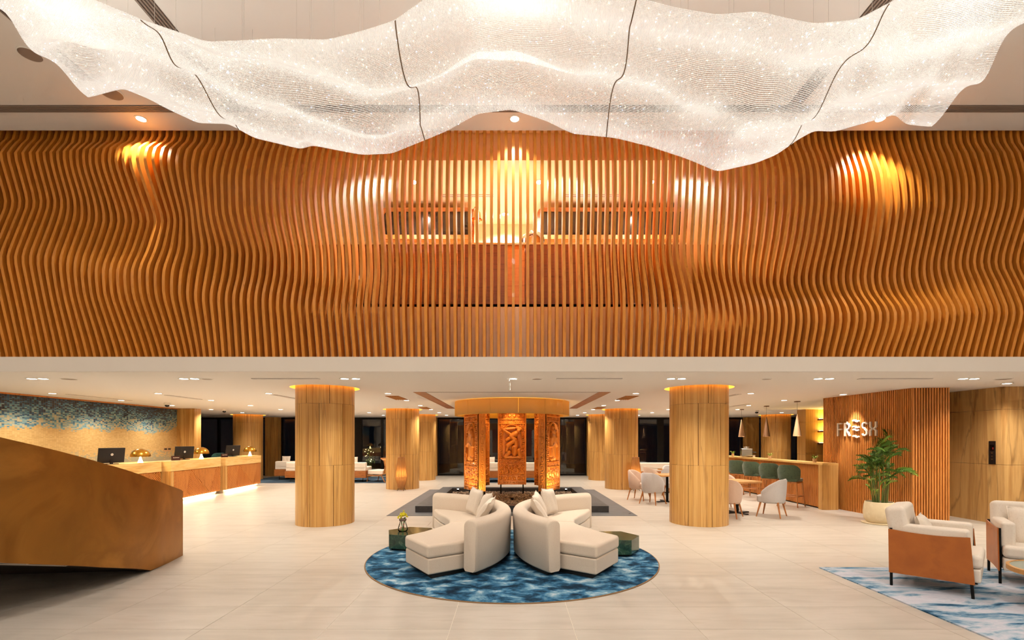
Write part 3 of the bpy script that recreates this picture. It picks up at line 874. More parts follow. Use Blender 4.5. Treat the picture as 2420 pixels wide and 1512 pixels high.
def slot(x0, x1, y0, y1, z, label, n=5, mats=('grille_dark', 'grille_slat'), along=None):
    cx, cy = (x0 + x1) / 2, (y0 + y1) / 2
    e = empty('air_vent', (cx, cy, z), label=label, cat='air vent')
    w, d = (x1 - x0) / 2, (y1 - y0) / 2
    MB().box(-w, w, -d, d, -0.003, 0.0).build('backing', mats[0], e)
    if along is None: along = 'x' if w > d else 'y'
    for i in range(n):
        t = (i + 0.5) / n * 2 - 1
        if along == 'x': MB().box(-w, w, t * d - d / n * 0.45, t * d + d / n * 0.45, -0.012, -0.003).build('blade', mats[1], e)
        else: MB().box(t * w - w / n * 0.45, t * w + w / n * 0.45, -d, d, -0.012, -0.003).build('blade', mats[1], e)
SLIM = ('grille_slat', 'ceil_white')
slot(-9.5, 9.5, 6.98, 7.13, ZH, 'long brown slot vent across the upper ceiling in front of the slats', 5)
slot(-4.12, -3.92, 3.5, 7.0, ZH, 'dark slot vent running back from the camera above the chandelier left part', 5)
slot(3.95, 4.15, 3.5, 7.0, ZH, 'dark slot vent running back from the camera above the chandelier right part', 5)
slot(-5.74, -5.58, 3.5, 6.5, ZH, 'dark slot vent beyond the left end of the chandelier', 4)
slot(-4.37, -3.25, 8.14, 8.26, ZC, 'slim ceiling vent in front of the column near the desk', 2, SLIM)
slot(0.75, 1.85, 8.14, 8.26, ZC, 'slim ceiling vent right of the hanging exit sign', 2, SLIM)
slot(5.85, 7.05, 8.14, 8.26, ZC, 'slim ceiling vent in front of the slatted partition', 2, SLIM)
slot(-8.02, -7.88, 11.2, 12.4, ZC, 'slim ceiling vent over the reception desk front', 2, SLIM)
slot(-5.50, -5.36, 11.1, 12.2, ZC, 'slim ceiling vent behind the column near the desk', 2, SLIM)
slot(-10.1, -9.98, 11.0, 12.8, ZC, 'slim ceiling vent close to the mosaic wall', 2, SLIM)
slot(5.05, 5.19, 11.0, 12.1, ZC, 'slim ceiling vent behind the column near the bar', 2, SLIM)
slot(6.75, 6.87, 14.0, 15.6, ZC, 'slim ceiling vent beside the far pendant lamp', 2, SLIM)
for sx, w in ((-1, 'left'), (1, 'right')):
    slot(sx * 2.82 - 0.16, sx * 2.82 + 0.16, 11.4, 12.45, ZC, 'tan ceiling grille %s of the drum canopy, nearer one' % w, 6, ('wood_base', 'rattan'))
    slot(sx * 2.82 - 0.14, sx * 2.82 + 0.14, 15.3, 16.2, ZC, 'tan ceiling grille %s of the drum canopy, farther one' % w, 6, ('wood_base', 'rattan'))
    MB().box(sx * 2.0 - 0.13, sx * 2.0 + 0.13, 10.5, 16.0, ZC - 0.006, ZC).build('trim_%d' % (1 if sx < 0 else 2), 'wood_base', kind='structure')
MB().box(-1.87, 1.87, 10.5, 10.54, ZC - 0.005, ZC).build('trim_3', 'grille_slat', kind='structure')  # thin brownish strip painted in place of a shaded ceiling gap
slot(-1.36, -0.35, 9.22, 9.34, 6.30, 'pale slot vent in the mezzanine ceiling left of centre', 2, ('grille_slat', 'white_plastic'))
slot(1.0, 2.1, 9.22, 9.34, 6.30, 'pale slot vent in the mezzanine ceiling right of centre', 2, ('grille_slat', 'white_plastic'))

def disc(x, y, z, r, label):
    e = empty('ceiling_speaker', (x, y, z), label=label, cat='speaker')
    MB().lathe([(r, 0.0), (r, -0.006), (r * 0.9, -0.010), (r * 0.9, -0.008)], 28, close=False).build('rim', 'ceil_hall', e, smooth=40)
    MB().lathe([(r * 0.9, -0.007), (0, -0.007)], 28, close=False).build('grille', 'grille_slat', e)
disc(-7.48, 8.22, ZC, 0.12, 'round ceiling speaker beside the leftmost pair of downlights')
disc(-5.15, 8.22, ZC, 0.09, 'round ceiling speaker beside the second pair of downlights')
disc(0.42, 8.2, ZC, 0.09, 'round ceiling speaker right of the hanging exit sign')
disc(4.3, 8.22, ZC, 0.08, 'small round ceiling speaker above the dining tables')
disc(8.3, 8.22, ZC, 0.12, 'round ceiling speaker at the far right of the ceiling front edge')
disc(-6.0, 6.06, ZH, 0.13, 'round ceiling speaker in the upper left corner')
disc(-5.55, 6.74, ZH, 0.15, 'round ceiling speaker under the chandelier left tip')
def dome(x, y, label):
    e = empty('security_camera', (x, y, ZC), label=label, cat='camera')
    MB().lathe([(0.075, 0.0), (0.075, -0.05), (0.06, -0.06)], 20).build('base', 'white_plastic', e, smooth=40)
    MB().lathe([(0.055, -0.06), (0.05, -0.09), (0.03, -0.11), (0, -0.115)], 20, close=False).build('dome', 'screen_black', e, smooth=60)
dome(-9.64, 13.6, 'dome security camera in front of the mosaic wall')
dome(-9.70, 16.4, 'dome security camera beyond the mosaic wall end')
dome(8.55, 17.0, 'dome security camera near the lit shelf wall')
ex = empty('exit_sign', (-0.045, 8.3, ZC), label='thin hanging exit sign seen edge on at the ceiling centre', cat='sign')
MB().tube([(0, 0, 0), (0, 0, -0.06)], 0.006, 6).build('rod', 'chrome', ex)
MB().box(-0.016, 0.016, -0.16, 0.16, -0.20, -0.06).build('plate', 'white_plastic', ex)
MB().box(-0.018, -0.016, -0.10, 0.0, -0.145, -0.115).build('mark', 'red_mark', ex)

# ================================================================== CARVED PANELS, DRUM CANOPY, PEBBLE BED
FX, FY = 0.0, 13.35
MB().box(-2.72, 2.72, 10.54, 16.1, -0.001, 0.006).build('slate_surround', 'slate', label='flat dark slate surround set into the floor below the carvings', cat='paving')
kb = empty('planter_kerb', (0, 13.3, 0), label='raised dark stone kerb around the pebble bed', cat='kerb')
for x0, x1, y0, y1 in ((-2.2, 2.2, -2.25, -1.87), (-2.2, 2.2, 1.85, 2.2), (-2.2, -1.85, -1.87, 1.85), (1.85, 2.2, -1.87, 1.85)):
    MB().box(x0, x1, y0, y1, 0.006, 0.15).build('kerb_stone', 'slate_kerb', kb, bevel=(0.006, 1))
mb = MB(); pr = random.Random(5)
mb.box(-1.84, 1.84, 11.44, 15.14, 0.007, 0.03)
for i in range(4200):
    x = pr.uniform(-1.82, 1.82); y = pr.uniform(11.46, 15.12); s = pr.uniform(0.018, 0.042); a = pr.uniform(0, 6.28)
    M_ = Matrix.Translation((x, y, 0.03 + s * 0.3)) @ Matrix.Rotation(a, 4, 'Z') @ Matrix.Rotation(pr.uniform(-0.4, 0.4), 4, 'X') @ Matrix.Diagonal((s * 1.3, s, s * 0.6, 1))
    mb.add([tuple(M_ @ Vector(p)) for p in oct_v], [tuple(int(t) for t in f) for f in oct_f])
mb.build('pebbles', 'pebble', kind='stuff', label='bed of small brown pebbles under the carved panels', cat='pebbles', fix=False)
for sx, w in ((-1, 'left'), (1, 'right')):
    e = empty('bed_spotlight', (sx * 1.62, 14.6, 0.03), label='small bright spotlight in the pebble bed, %s of the carvings' % w, cat='spotlight')
    MB().tube([(0, 0, 0), (0, 0, 0.09)], 0.008, 6).build('stake', 'black_metal', e)
    MB().lathe([(0.0, 0.07), (0.035, 0.08), (0.04, 0.14)], 16, close=False).build('housing', 'black_metal', e, smooth=40)
    MB().lathe([(0.036, 0.125), (0.025, 0.145), (0, 0.15)], 16, close=False).build('lens', 'lens', e)

def relief(kind, nu=92, nv=232, w=0.83, h=2.12):
    u = np.linspace(-w / 2, w / 2, nu); v = np.linspace(0, h, nv)
    U, V = np.meshgrid(u, v); H = np.zeros_like(U)
    def cap(x0, y0, x1, y1, r, hg, base=0.0):
        nonlocal H
        dx, dy = x1 - x0, y1 - y0; l2 = dx * dx + dy * dy + 1e-9
        t = np.clip(((U - x0) * dx + (V - y0) * dy) / l2, 0, 1)
        d = np.hypot(U - x0 - t * dx, V - y0 - t * dy)
        H = np.maximum(H, np.where(d < r, base + hg * np.sqrt(np.clip(1 - (d / r) ** 2, 0, 1)), -1))
    def band(v0, v1, hg):
        nonlocal H
        H = np.where((V > v0) & (V < v1), np.maximum(H, hg), H)
    # scroll ornament over the whole board
    orn = 0.012 * (np.sin(U * 58 + 2.2 * np.sin(V * 31)) * np.sin(V * 52 + 2.0 * np.cos(U * 37)) > 0.1)
    H += orn
    # frame lines
    for vv_ in (0.10, 0.27, 0.62, 0.74, 1.80, 1.93):
        band(vv_ - 0.012, vv_ + 0.012, 0.026)
    side = np.abs(U) > w / 2 - 0.03
    H = np.where(side, 0.022, H)
    bead = (np.sin(V * 120) > 0) & (np.abs(U) > w / 2 - 0.11) & (np.abs(U) < w / 2 - 0.07) & (V > 0.75) & (V < 1.8)
    H = np.where(bead, 0.024, H)
    # lower frieze: row of small figures
    for q in range(5):
        x = -0.30 + q * 0.15; z = 0.36 + 0.04 * (q % 2)
        cap(x, z + 0.13, x, z + 0.13, 0.035, 0.04); cap(x, z + 0.06, x + 0.03, z - 0.03, 0.032, 0.035)
        cap(x - 0.05, z + 0.10, x + 0.05, z + 0.03, 0.018, 0.03); cap(x + 0.02, z - 0.03, x - 0.05, z - 0.06, 0.022, 0.03)
    for q in range(6):
        cap(-0.34 + q * 0.136, 0.185, -0.34 + q * 0.136, 0.185, 0.045, 0.03)
        cap(-0.34 + q * 0.136, 2.03, -0.34 + q * 0.136, 2.03, 0.05, 0.04)
    # niche with arch
    d = np.hypot(U / 0.27, (V - 1.42) / 0.32)
    niche = ((np.abs(U) < 0.27) & (V > 0.78) & (V < 1.42)) | ((V >= 1.42) & (d < 1))
    H = np.where(niche, -0.018, H)
    arch = ((V >= 1.42) & (d >= 1) & (d < 1.18)) | ((V > 0.78) & (V < 1.42) & (np.abs(U) >= 0.27) & (np.abs(U) < 0.305))
    H = np.where(arch, 0.03 + 0.008 * np.sin(d * 60), H)
    q = 0.00234
    if kind == 0:
        def c(x0, y0, x1, y1, r, hg): cap((x0 - 817) * q, (1335 - y0) * q, (x1 - 817) * q, (1335 - y1) * q, r, hg, 0.0)
        c(710, 640, 850, 625, 0.045, 0.06); c(715, 650, 800, 700, 0.045, 0.06)
        c(905, 655, 905, 655, 0.075, 0.085); c(930, 640, 880, 620, 0.05, 0.06)
        c(870, 690, 810, 725, 0.085, 0.09); c(810, 730, 850, 770, 0.085, 0.09)
        c(850, 775, 760, 845, 0.07, 0.085); c(760, 845, 748, 905, 0.05, 0.07); c(800, 740, 750, 770, 0.05, 0.07)
        c(868, 790, 870, 850, 0.06, 0.07)
        c(845, 870, 850, 930, 0.09, 0.09); c(875, 835, 875, 835, 0.05, 0.06)
        c(780, 925, 735, 985, 0.065, 0.08); c(905, 905, 920, 985, 0.065, 0.08)
        c(735, 990, 925, 990, 0.045, 0.07); c(845, 960, 850, 985, 0.05, 0.06)
    else:
        cap(0, 1.50, 0, 1.53, 0.075, 0.07); cap(0, 1.60, 0, 1.64, 0.04, 0.05)
        cap(0, 1.38, 0, 1.25, 0.14, 0.07); cap(0, 1.2, 0, 0.92, 0.125, 0.06)
        cap(-0.13, 1.36, -0.15, 1.15, 0.04, 0.06); cap(-0.15, 1.15, -0.02, 1.25, 0.035, 0.075)
        cap(0.13, 1.36, 0.15, 1.15, 0.04, 0.06); cap(0.15, 1.15, 0.02, 1.25, 0.035, 0.075)
        cap(-0.06, 0.86, -0.08, 0.82, 0.05, 0.06); cap(0.06, 0.86, 0.08, 0.82, 0.05, 0.06)
    return U, V, H
def carved_mesh(kind, T=0.20):
    U, V, H = relief(kind)
    nv, nu = U.shape
    mb = MB()
    vs = [(float(U[j, i]), -float(H[j, i]) * 1.35 - T / 2, float(V[j, i])) for j in range(nv) for i in range(nu)]
    fs = [(j * nu + i, j * nu + i + 1, (j + 1) * nu + i + 1, (j + 1) * nu + i) for j in range(nv - 1) for i in range(nu - 1)]
    mb.add(vs, fs)
    w, h = U.max(), V.max()
    # ends with a chain of ovals, rear board
    ne, nz_ = 18, 200
    for s in (-1, 1):
        yy = np.linspace(-T / 2, T / 2, ne); zz_ = np.linspace(0, h, nz_)
        vs = []
        for z in zz_:
            for y in yy:
                c = (z % 0.235) - 0.1175
                d = math.hypot(y / 0.062, c / 0.10)
                hh = 0.008 * (0.8 < d < 1.05) + 0.010 * (d < 0.45) + 0.006 * (abs(y) > 0.08)
                if y in (yy[0], yy[-1]): hh = 0
                vs.append((s * (w + hh), y, z))
        mb.add(vs, [(j * ne + i, j * ne + i + 1, (j + 1) * ne + i + 1, (j + 1) * ne + i) for j in range(nz_ - 1) for i in range(ne - 1)])
    mb.add([(-w, T / 2, 0), (w, T / 2, 0), (w, T / 2, h), (-w, T / 2, h), (-w, -T / 2, 0), (w, -T / 2, 0), (-w, -T / 2, h), (w, -T / 2, h)],
           [(0, 1, 2, 3), (0, 4, 5, 1), (3, 2, 7, 6)])
    return mb.mesh('board', 'carved_wood', smooth=35, fix=True)
carve = [carved_mesh(0), carved_mesh(1)]
leg_me = MB().box(-0.02, 0.02, -0.02, 0.02, -0.30, 0.0).mesh('leg', 'black_metal')
for ang, kind, out, lab in ((90, 0, False, 'carved wood panel of a dancing figure, facing forward at the centre'),
                            (150, 1, False, 'carved wood panel at the back left of the ring'), (30, 1, False, 'carved wood panel at the back right of the ring'),
                            (210, 1, True, 'carved wood panel with a standing robed figure, front left'), (330, 1, True, 'carved wood panel lit from below, front right')):
    a = R(ang); rad = 1.12
    x, y = FX + rad * math.cos(a), FY + rad * math.sin(a)
    rz = a - PI / 2 if not out else a + PI / 2       # the relief looks along local -y
    e = empty('carved_panel', (x, y, 0.03), rz, label=lab, cat='carved panel')
    zb_ = 0.30
    obj('board', carve[kind], e, loc=(0, 0, zb_))
    for lx in (-0.33, 0.33): obj('leg', leg_me, e, loc=(lx, 0, zb_))
# uplights for the carvings
for x, y, tx, ty, p in ((-0.75, 11.75, -0.95, 12.8, 75), (1.30, 11.95, 1.0, 12.8, 110), (0.0, 13.0, 0, 14.4, 40), (-1.5, 12.4, -1.0, 12.8, 40)):
    e = empty('uplight', (x, y, 0.03), label={-0.75: 'small uplight in front of the left carved panel', 1.30: 'small uplight in front of the right carved panel',
              0.0: 'small uplight before the central carved panel', -1.5: 'small uplight beside the left carved panel'}[x], cat='uplight')
    MB().lathe([(0.04, 0), (0.045, 0.07), (0.035, 0.07)], 16).build('housing', 'black_metal', e, smooth=40)
    lamp('SPOT', 'uplight_lamp', (0, 0, 0.09), p, AMBER, 0.03, 75, 0.8, parent=e).rotation_euler = (Vector((tx, ty, 1.1)) - Vector((x, y, 0.12))).to_track_quat('-Z', 'Y').to_euler()

dr = empty('drum_canopy', (FX, FY, 2.30), label='round amber fabric drum canopy hanging over the carved panels', cat='canopy')
DR = 1.56
seg_me = arc_panel(DR - 0.02, DR, 2 * PI / 14 - 0.004, 0.012, 0.372, 8).mesh('fabric_panel', 'drum_fabric', smooth=30)
for k in range(14): obj('fabric_panel', seg_me, dr, rot=(0, 0, 2 * PI * k / 14 + 0.1))
MB().lathe([(DR + 0.004, 0.0), (DR + 0.004, 0.014), (DR - 0.16, 0.014), (DR - 0.16, 0.0), (DR + 0.004, 0.0)], 64, close=False).build('rim', 'drum_fabric', dr, smooth=30)
MB().lathe([(DR - 0.20, 0.16), (DR - 0.20, 0.374), (DR - 0.03, 0.374)], 64, close=False).build('cove_light', 'cove', dr, smooth=30)
for k in range(6):
    a = R(60 * k + 30)
    l = lamp('SPOT', 'drum_lamp', (0.62 * math.cos(a), 0.62 * math.sin(a), 0.34), 34, AMBER, 0.04, 80, 0.7, parent=dr)
    l.rotation_euler = Vector((0.55 * math.cos(a), 0.55 * math.sin(a), -1.2)).to_track_quat('-Z', 'Y').to_euler()

# ================================================================== CENTRE RUG, SOFAS, SIDE TABLES
RC = (0.0, 6.88)
rug = empty('round_rug', (RC[0], RC[1], 0), label='large round mottled blue rug under the curved sofas', cat='rug')
MB().lathe([(1.985, 0.0), (1.985, 0.013), (1.97, 0.015), (0, 0.015)], 128, close=False).build('pile', 'round_rug', rug, smooth=30)
MB().lathe([(1.999, 0.0), (1.999, 0.009), (1.984, 0.010)], 128, close=False).build('binding', 'rug_edge', rug, smooth=30)

def arc_pts(c, r, a0, a1, n):
    return [(c[0] + r * math.cos(R(a0 + (a1 - a0) * i / n)), c[1] + r * math.sin(R(a0 + (a1 - a0) * i / n))) for i in range(n + 1)]
AC = (-2.085, 7.0)
def curved_sofa(m, label):
    ox, oy = -0.9, 7.2
    e = empty('curved_sofa', (m * ox, oy, 0.015), label=label, cat='sofa')
    def T(p): return (m * (p[0] - ox), p[1] - oy)
    chaise = [(-1.385, 6.27), (-0.985, 5.655), (-0.553, 5.975)] + arc_pts(AC, 1.853, -32.5, 15, 14) + [(-0.945, 7.30), (-0.96, 7.15), (-1.05, 6.88), (-1.20, 6.54)]
    farp = [(-0.945, 7.32)] + arc_pts(AC, 1.853, 15.4, 68.5, 14) + [(-1.24, 8.22), (-1.08, 7.86), (-0.975, 7.56)]
    def smooth_poly(p): return [T(q) for q in p]
    def inset(p, d):
        cx = sum(q[0] for q in p) / len(p); cy = sum(q[1] for q in p) / len(p)
        out = []
        for q in p:
            v = Vector((q[0] - cx, q[1] - cy)); l = v.length
            v *= (l - d) / l; out.append((cx + v.x, cy + v.y))
        return out
    for p in (chaise, farp):
        MB().prism(smooth_poly(p), 0.245, 0.405).build('seat_cushion', 'sofa_fabric', e, bevel=(0.038, 4))
        MB().prism(smooth_poly(inset(p, 0.012)), 0.055, 0.243).build('base', 'sofa_fabric', e, bevel=(0.022, 3))
        MB().prism(smooth_poly(inset(p, 0.09)), 0.0, 0.055).build('plinth', 'dark', e)
    # back rest: swept rounded section
    rings = []
    A0, A1 = -36.5, 69.5
    n = 44
    steps = [(A0, 0.86), (A0 + 0.25, 0.93), (A0 + 0.8, 0.985)] + [(A0 + 1.6 + (A1 - A0 - 3.2) * i / n, 1.0) for i in range(n + 1)] + [(A1 - 0.8, 0.985), (A1 - 0.25, 0.93), (A1, 0.86)]
    for a, sc in steps:
        prof = []
        w, h0, h1, r = 0.105 * sc, 0.05, 0.05 + 0.625 * (1 - (1 - sc) * 0.25), 0.085 * sc
        prof += [(-w + 0.02, h0), (w - 0.03, h0), (w, h0 + 0.03)]
        for i in range(7):
            t = R(90 * i / 6); prof.append((w - r + r * math.cos(t), h1 - r + r * math.sin(t)))
        for i in range(7):
            t = R(90 + 90 * i / 6); prof.append((-w + r + r * math.cos(t), h1 - r + r * math.sin(t)))
        prof += [(-w, h0 + 0.03)]
        ring = []
        for d, z in prof:
            rr0 = 1.96 + d + 0.03 * (z - 0.3) * (1 if d > 0 else 0.4)
            q = T((AC[0] + rr0 * math.cos(R(a)), AC[1] + rr0 * math.sin(R(a))))
            ring.append((q[0], q[1], z))
        rings.append(ring)
    MB().sweep(rings).build('backrest', 'sofa_fabric', e, smooth=45)
    MB().prism(smooth_poly(arc_pts(AC, 2.0, -34, 67, 24) + arc_pts(AC, 1.9, 67, -34, 24)), 0.0, 0.05).build('plinth', 'dark', e)
    return e
curved_sofa(1, 'cream curved chaise sofa on the rug, left one beside the flower table')
curved_sofa(-1, 'cream curved chaise sofa on the rug, right one of the mirrored pair')

def pillow_mesh(w=0.42, t=0.13, n=14):
    mb = MB(); 
    g = np.linspace(-1, 1, n)
    top = []; bot = []
    for v in g:
        for u in g:
            pin = 1 - 0.10 * (1 - u * u) * v * v * 0 
            sx = u * (1 - 0.07 * (1 - abs(u)) * 0 - 0.055 * (1 - v * v) * abs(u) ** 3)
            sz = v * (1 - 0.055 * (1 - u * u) * abs(v) ** 3)
            th = t / 2 * ((1 - u ** 4) * (1 - v ** 4)) ** 0.55
            wob = 0.006 * math.sin(7 * u + 3 * v) * (1 - u * u) * (1 - v * v)
            top.append((sx * w / 2, -th + wob, sz * w / 2)); bot.append((sx * w / 2, th + wob, sz * w / 2))
    f = [(j * n + i, j * n + i + 1, (j + 1) * n + i + 1, (j + 1) * n + i) for j in range(n - 1) for i in range(n - 1)]
    mb.add(top, f); mb.add(bot, [q[::-1] for q in f])
    # flange edge
    loop = [(i, 0) for i in range(n)] + [(n - 1, j) for j in range(1, n)] + [(i, n - 1) for i in range(n - 2, -1, -1)] + [(0, j) for j in range(n - 2, 0, -1)]
    ed = [Vector(top[j * n + i]) for i, j in loop]; ed = [Vector((p.x, 0, p.z)) for p in ed]
    outv = [Vector((p.x * 1.05, 0.006 * math.sin(k * 0.9), p.z * 1.05)) for k, p in enumerate(ed)]
    k = len(ed)
    mb.add([tuple(p + Vector((0, -0.003, 0))) for p in ed] + [tuple(p + Vector((0, -0.002, 0))) for p in outv] + [tuple(p + Vector((0, 0.003, 0))) for p in ed] + [tuple(p + Vector((0, 0.002, 0))) for p in outv],
           [(i, (i + 1) % k, k + (i + 1) % k, k + i) for i in range(k)] + [(2 * k + i, 3 * k + i, 3 * k + (i + 1) % k, 2 * k + (i + 1) % k) for i in range(k)] + [(k + i, k + (i + 1) % k, 3 * k + (i + 1) % k, 3 * k + i) for i in range(k)])
    return mb.mesh('scatter_cushion', 'cushion_fabric', smooth=60, fix=False)
pil_me = pillow_mesh()
def pillow(x, y, z, nx, ny, lean, label, s=1.0, group=None, roll=0.0, me=None):
    """cushion whose broad face looks along (nx, ny), leaning back by lean"""
    o = obj('scatter_cushion', me or pil_me, loc=(x, y, z), label=label, cat='cushion', group=group)
    rz = math.atan2(ny, nx) + PI / 2
    o.rotation_euler = (Matrix.Rotation(rz, 3, 'Z') @ Matrix.Rotation(-lean, 3, 'X') @ Matrix.Rotation(roll, 3, 'Y')).to_euler()
    o.scale = (s, s, s)
    return o
for m, w in ((-1, 'left'), (1, 'right')):
    pillow(m * 0.62, 8.02, 0.635, -m * -1.0, -0.55, R(14), 'cream scatter cushion on the %s curved sofa, farthest upright one' % w, 1.0, roll=R(4))
    pillow(m * 0.43, 7.62, 0.625, -m * -1.0, -0.25, R(24), 'cream scatter cushion on the %s curved sofa, middle of three' % w, 0.95, roll=R(-8))
    pillow(m * 0.40, 7.17, 0.60, -m * -1.0, 0.10, R(34), 'cream scatter cushion on the %s curved sofa, nearest and most tilted' % w, 0.98, roll=R(10))

def hex_table(x, y, rz, label, h=0.235):
    e = empty('side_table', (x, y, 0.015), rz, label=label, cat='side table')
    p = [(0.385 * math.cos(R(60 * i)), 0.385 * math.sin(R(60 * i))) for i in range(6)]
    MB().prism(p, 0.03, h).build('block', 'green_marble', e, bevel=(0.004, 1))
    MB().prism([(a * 0.88, b * 0.88) for a, b in p], 0.0, 0.03).build('plinth', 'dark', e)
hex_table(-1.545, 7.46, R(-15), 'green marble hexagonal side table holding the vase of flowers')
hex_table(1.475, 7.12, R(0), 'green marble hexagonal side table beside the right curved sofa')

vz = empty('flower_vase', (-1.665, 7.42, 0.25), label='clear glass vase of small yellow flowers on the green side table', cat='vase')
MB().lathe([(0.0, 0.0), (0.055, 0.0), (0.072, 0.02), (0.075, 0.05), (0.058, 0.11), (0.043, 0.155), (0.047, 0.175)], 28, close=False).build('glass', 'vase_glass', vz, smooth=60)
MB().lathe([(0.047, 0.165), (0.056, 0.175), (0.056, 0.195), (0.045, 0.2)], 24).build('collar', 'bark_collar', vz, smooth=40)
fr = random.Random(9)
for i in range(7):
    a = fr.uniform(0, 6.28); r0 = 0.02
    MB().tube([(r0 * math.cos(a + 2), r0 * math.sin(a + 2), 0.01), (0.02 * math.cos(a), 0.02 * math.sin(a), 0.12), (0.04 * math.cos(a), 0.04 * math.sin(a), 0.22)], 0.004, 5).build('stem', 'stem_green', vz)
fl_me = MB().lathe([(0, -0.010), (0.012, -0.004), (0.013, 0.004), (0.006, 0.011), (0, 0.012)], 8).mesh('flower', 'flower_yellow', smooth=60)
for i in range(46):
    a = fr.uniform(0, 6.28); t = fr.random() ** 0.5; ph = fr.uniform(0, 1)
    obj('flower', fl_me, vz, loc=(0.075 * t * math.cos(a), 0.075 * t * math.sin(a), 0.205 + 0.075 * math.sqrt(max(0, 1 - t * t)) * (0.6 + 0.5 * ph)), rot=(fr.uniform(-0.8, 0.8), fr.uniform(-0.8, 0.8), 0))
obj('flower', fl_me, vz, loc=(0.02, -0.02, 0.315))
for x, y, z in ((-0.02, -0.03, 0.07), (0.025, -0.035, 0.075), (0.02, -0.03, 0.115)):
    MB().lathe([(0, -0.012), (0.012, 0), (0, 0.012)], 8, (x, y, z)).build('berry', 'flower_red', vz, smooth=60)

# ================================================================== LOUNGE ON THE RIGHT
MB().box(3.95, 8.2, 2.0, 6.26, 0.0, 0.012).build('lounge_rug', 'lounge_rug', label='rectangular pale blue and grey rug under the tan armchairs', cat='rug')
def armchair(x, y, rz, label, w=0.36):
    e = empty('armchair', (x, y, 0.012), rz, label=label, cat='armchair')
    d0, d1 = 0.0, 0.66
    for sx in (-1, 1):
        X = sx * w
        MB().tube([(X, d0, 0), (X, d0 - 0.005, 0.645)], 0.014, 10).build('leg', 'black_metal', e, smooth=40)
        MB().tube([(X, d1 + 0.01, 0), (X, d1 - 0.035, 0.625)], 0.014, 10).build('leg', 'black_metal', e, smooth=40)
        # leather sling side
        n = 12; rings = []
        for i in range(n + 1):
            t = i / n; yb = (d0 - 0.02) + (d1 + 0.025 - d0 + 0.02) * t; yt = (d0 - 0.025) + (d1 - 0.01 - d0 + 0.025) * t
            zb_ = 0.145 - 0.012 * math.sin(PI * t) * 0; zt_ = 0.635 - 0.022 * math.sin(PI * t) - 0.006 * t
            bx = X + sx * 0.012 - sx * 0.012 * math.sin(PI * t)
            rings.append([(bx - 0.006, yb, zb_), (bx + 0.006, yb, zb_), (bx + 0.006 + sx * 0.004, yt, zt_), (bx - 0.006 + sx * 0.004, yt, zt_)])
        MB().sweep(rings).build('leather_side', 'leather', e, smooth=30)
        MB().box(X - sx * 0.135 if sx > 0 else X + 0.008, X - 0.008 if sx > 0 else X + 0.135, 0.07, d1 - 0.015, 0.40, 0.70).build('arm_cushion', 'arm_fabric', e, bevel=(0.035, 4))
    MB().box(-w, w, -0.022, -0.010, 0.145, 0.62).build('leather_back', 'leather', e)
    MB().box(-w + 0.02, w - 0.02, 0.03, 0.73, 0.16, 0.30).build('seat_base', 'arm_fabric', e, bevel=(0.02, 3))
    MB().box(-w + 0.02, w - 0.02, 0.12, 0.745, 0.302, 0.445).build('seat_cushion', 'arm_fabric', e, bevel=(0.045, 4))
    M_ = Matrix.Translation((0, 0.0, 0.40)) @ Matrix.Rotation(R(9), 4, 'X')
    MB().box(-w + 0.01, w - 0.01, 0.0, 0.19, 0.0, 0.475, M_).build('back_cushion', 'arm_fabric', e, bevel=(0.05, 4))
    return e
armchair(4.537, 5.742, math.atan2(-0.70, -0.714), 'armchair with tan leather sides seen from behind its side')
armchair(6.26, 5.88, math.atan2(0.59, -0.80), 'armchair with tan leather sides at the picture edge, facing the small table')
pillow(4.537 + 0.70 * 0.27, 5.742 - 0.714 * 0.27, 0.61, 0.70, -0.714, R(22), 'cream cushion on the armchair seen from behind its side', 0.9)
pillow(6.26 - 0.59 * 0.30, 5.88 - 0.80 * 0.30, 0.63, -0.59, -0.80, R(20), 'wide cream cushion on the armchair at the picture edge', 1.1)
tb = empty('coffee_table', (5.40, 4.72, 0.012), label='low round table with wooden rim and pale green top', cat='table')
MB().lathe([(0.43, 0.325), (0.43, 0.37), (0.405, 0.373), (0.405, 0.363), (0.40, 0.325)], 48, close=False).build('rim', 'wood_top', tb, smooth=40)
MB().lathe([(0.405, 0.335), (0.405, 0.365), (0, 0.365)], 48, close=False).build('top', 'table_glass', tb, smooth=40)
for k in range(3):
    a = R(100 + 120 * k)
    MB().tube([(0.24 * math.cos(a), 0.24 * math.sin(a), 0.335), (0.30 * math.cos(a), 0.30 * math.sin(a), 0.0)], 0.05, 12, r1=0.03).build('leg', 'terracotta', tb, smooth=40)

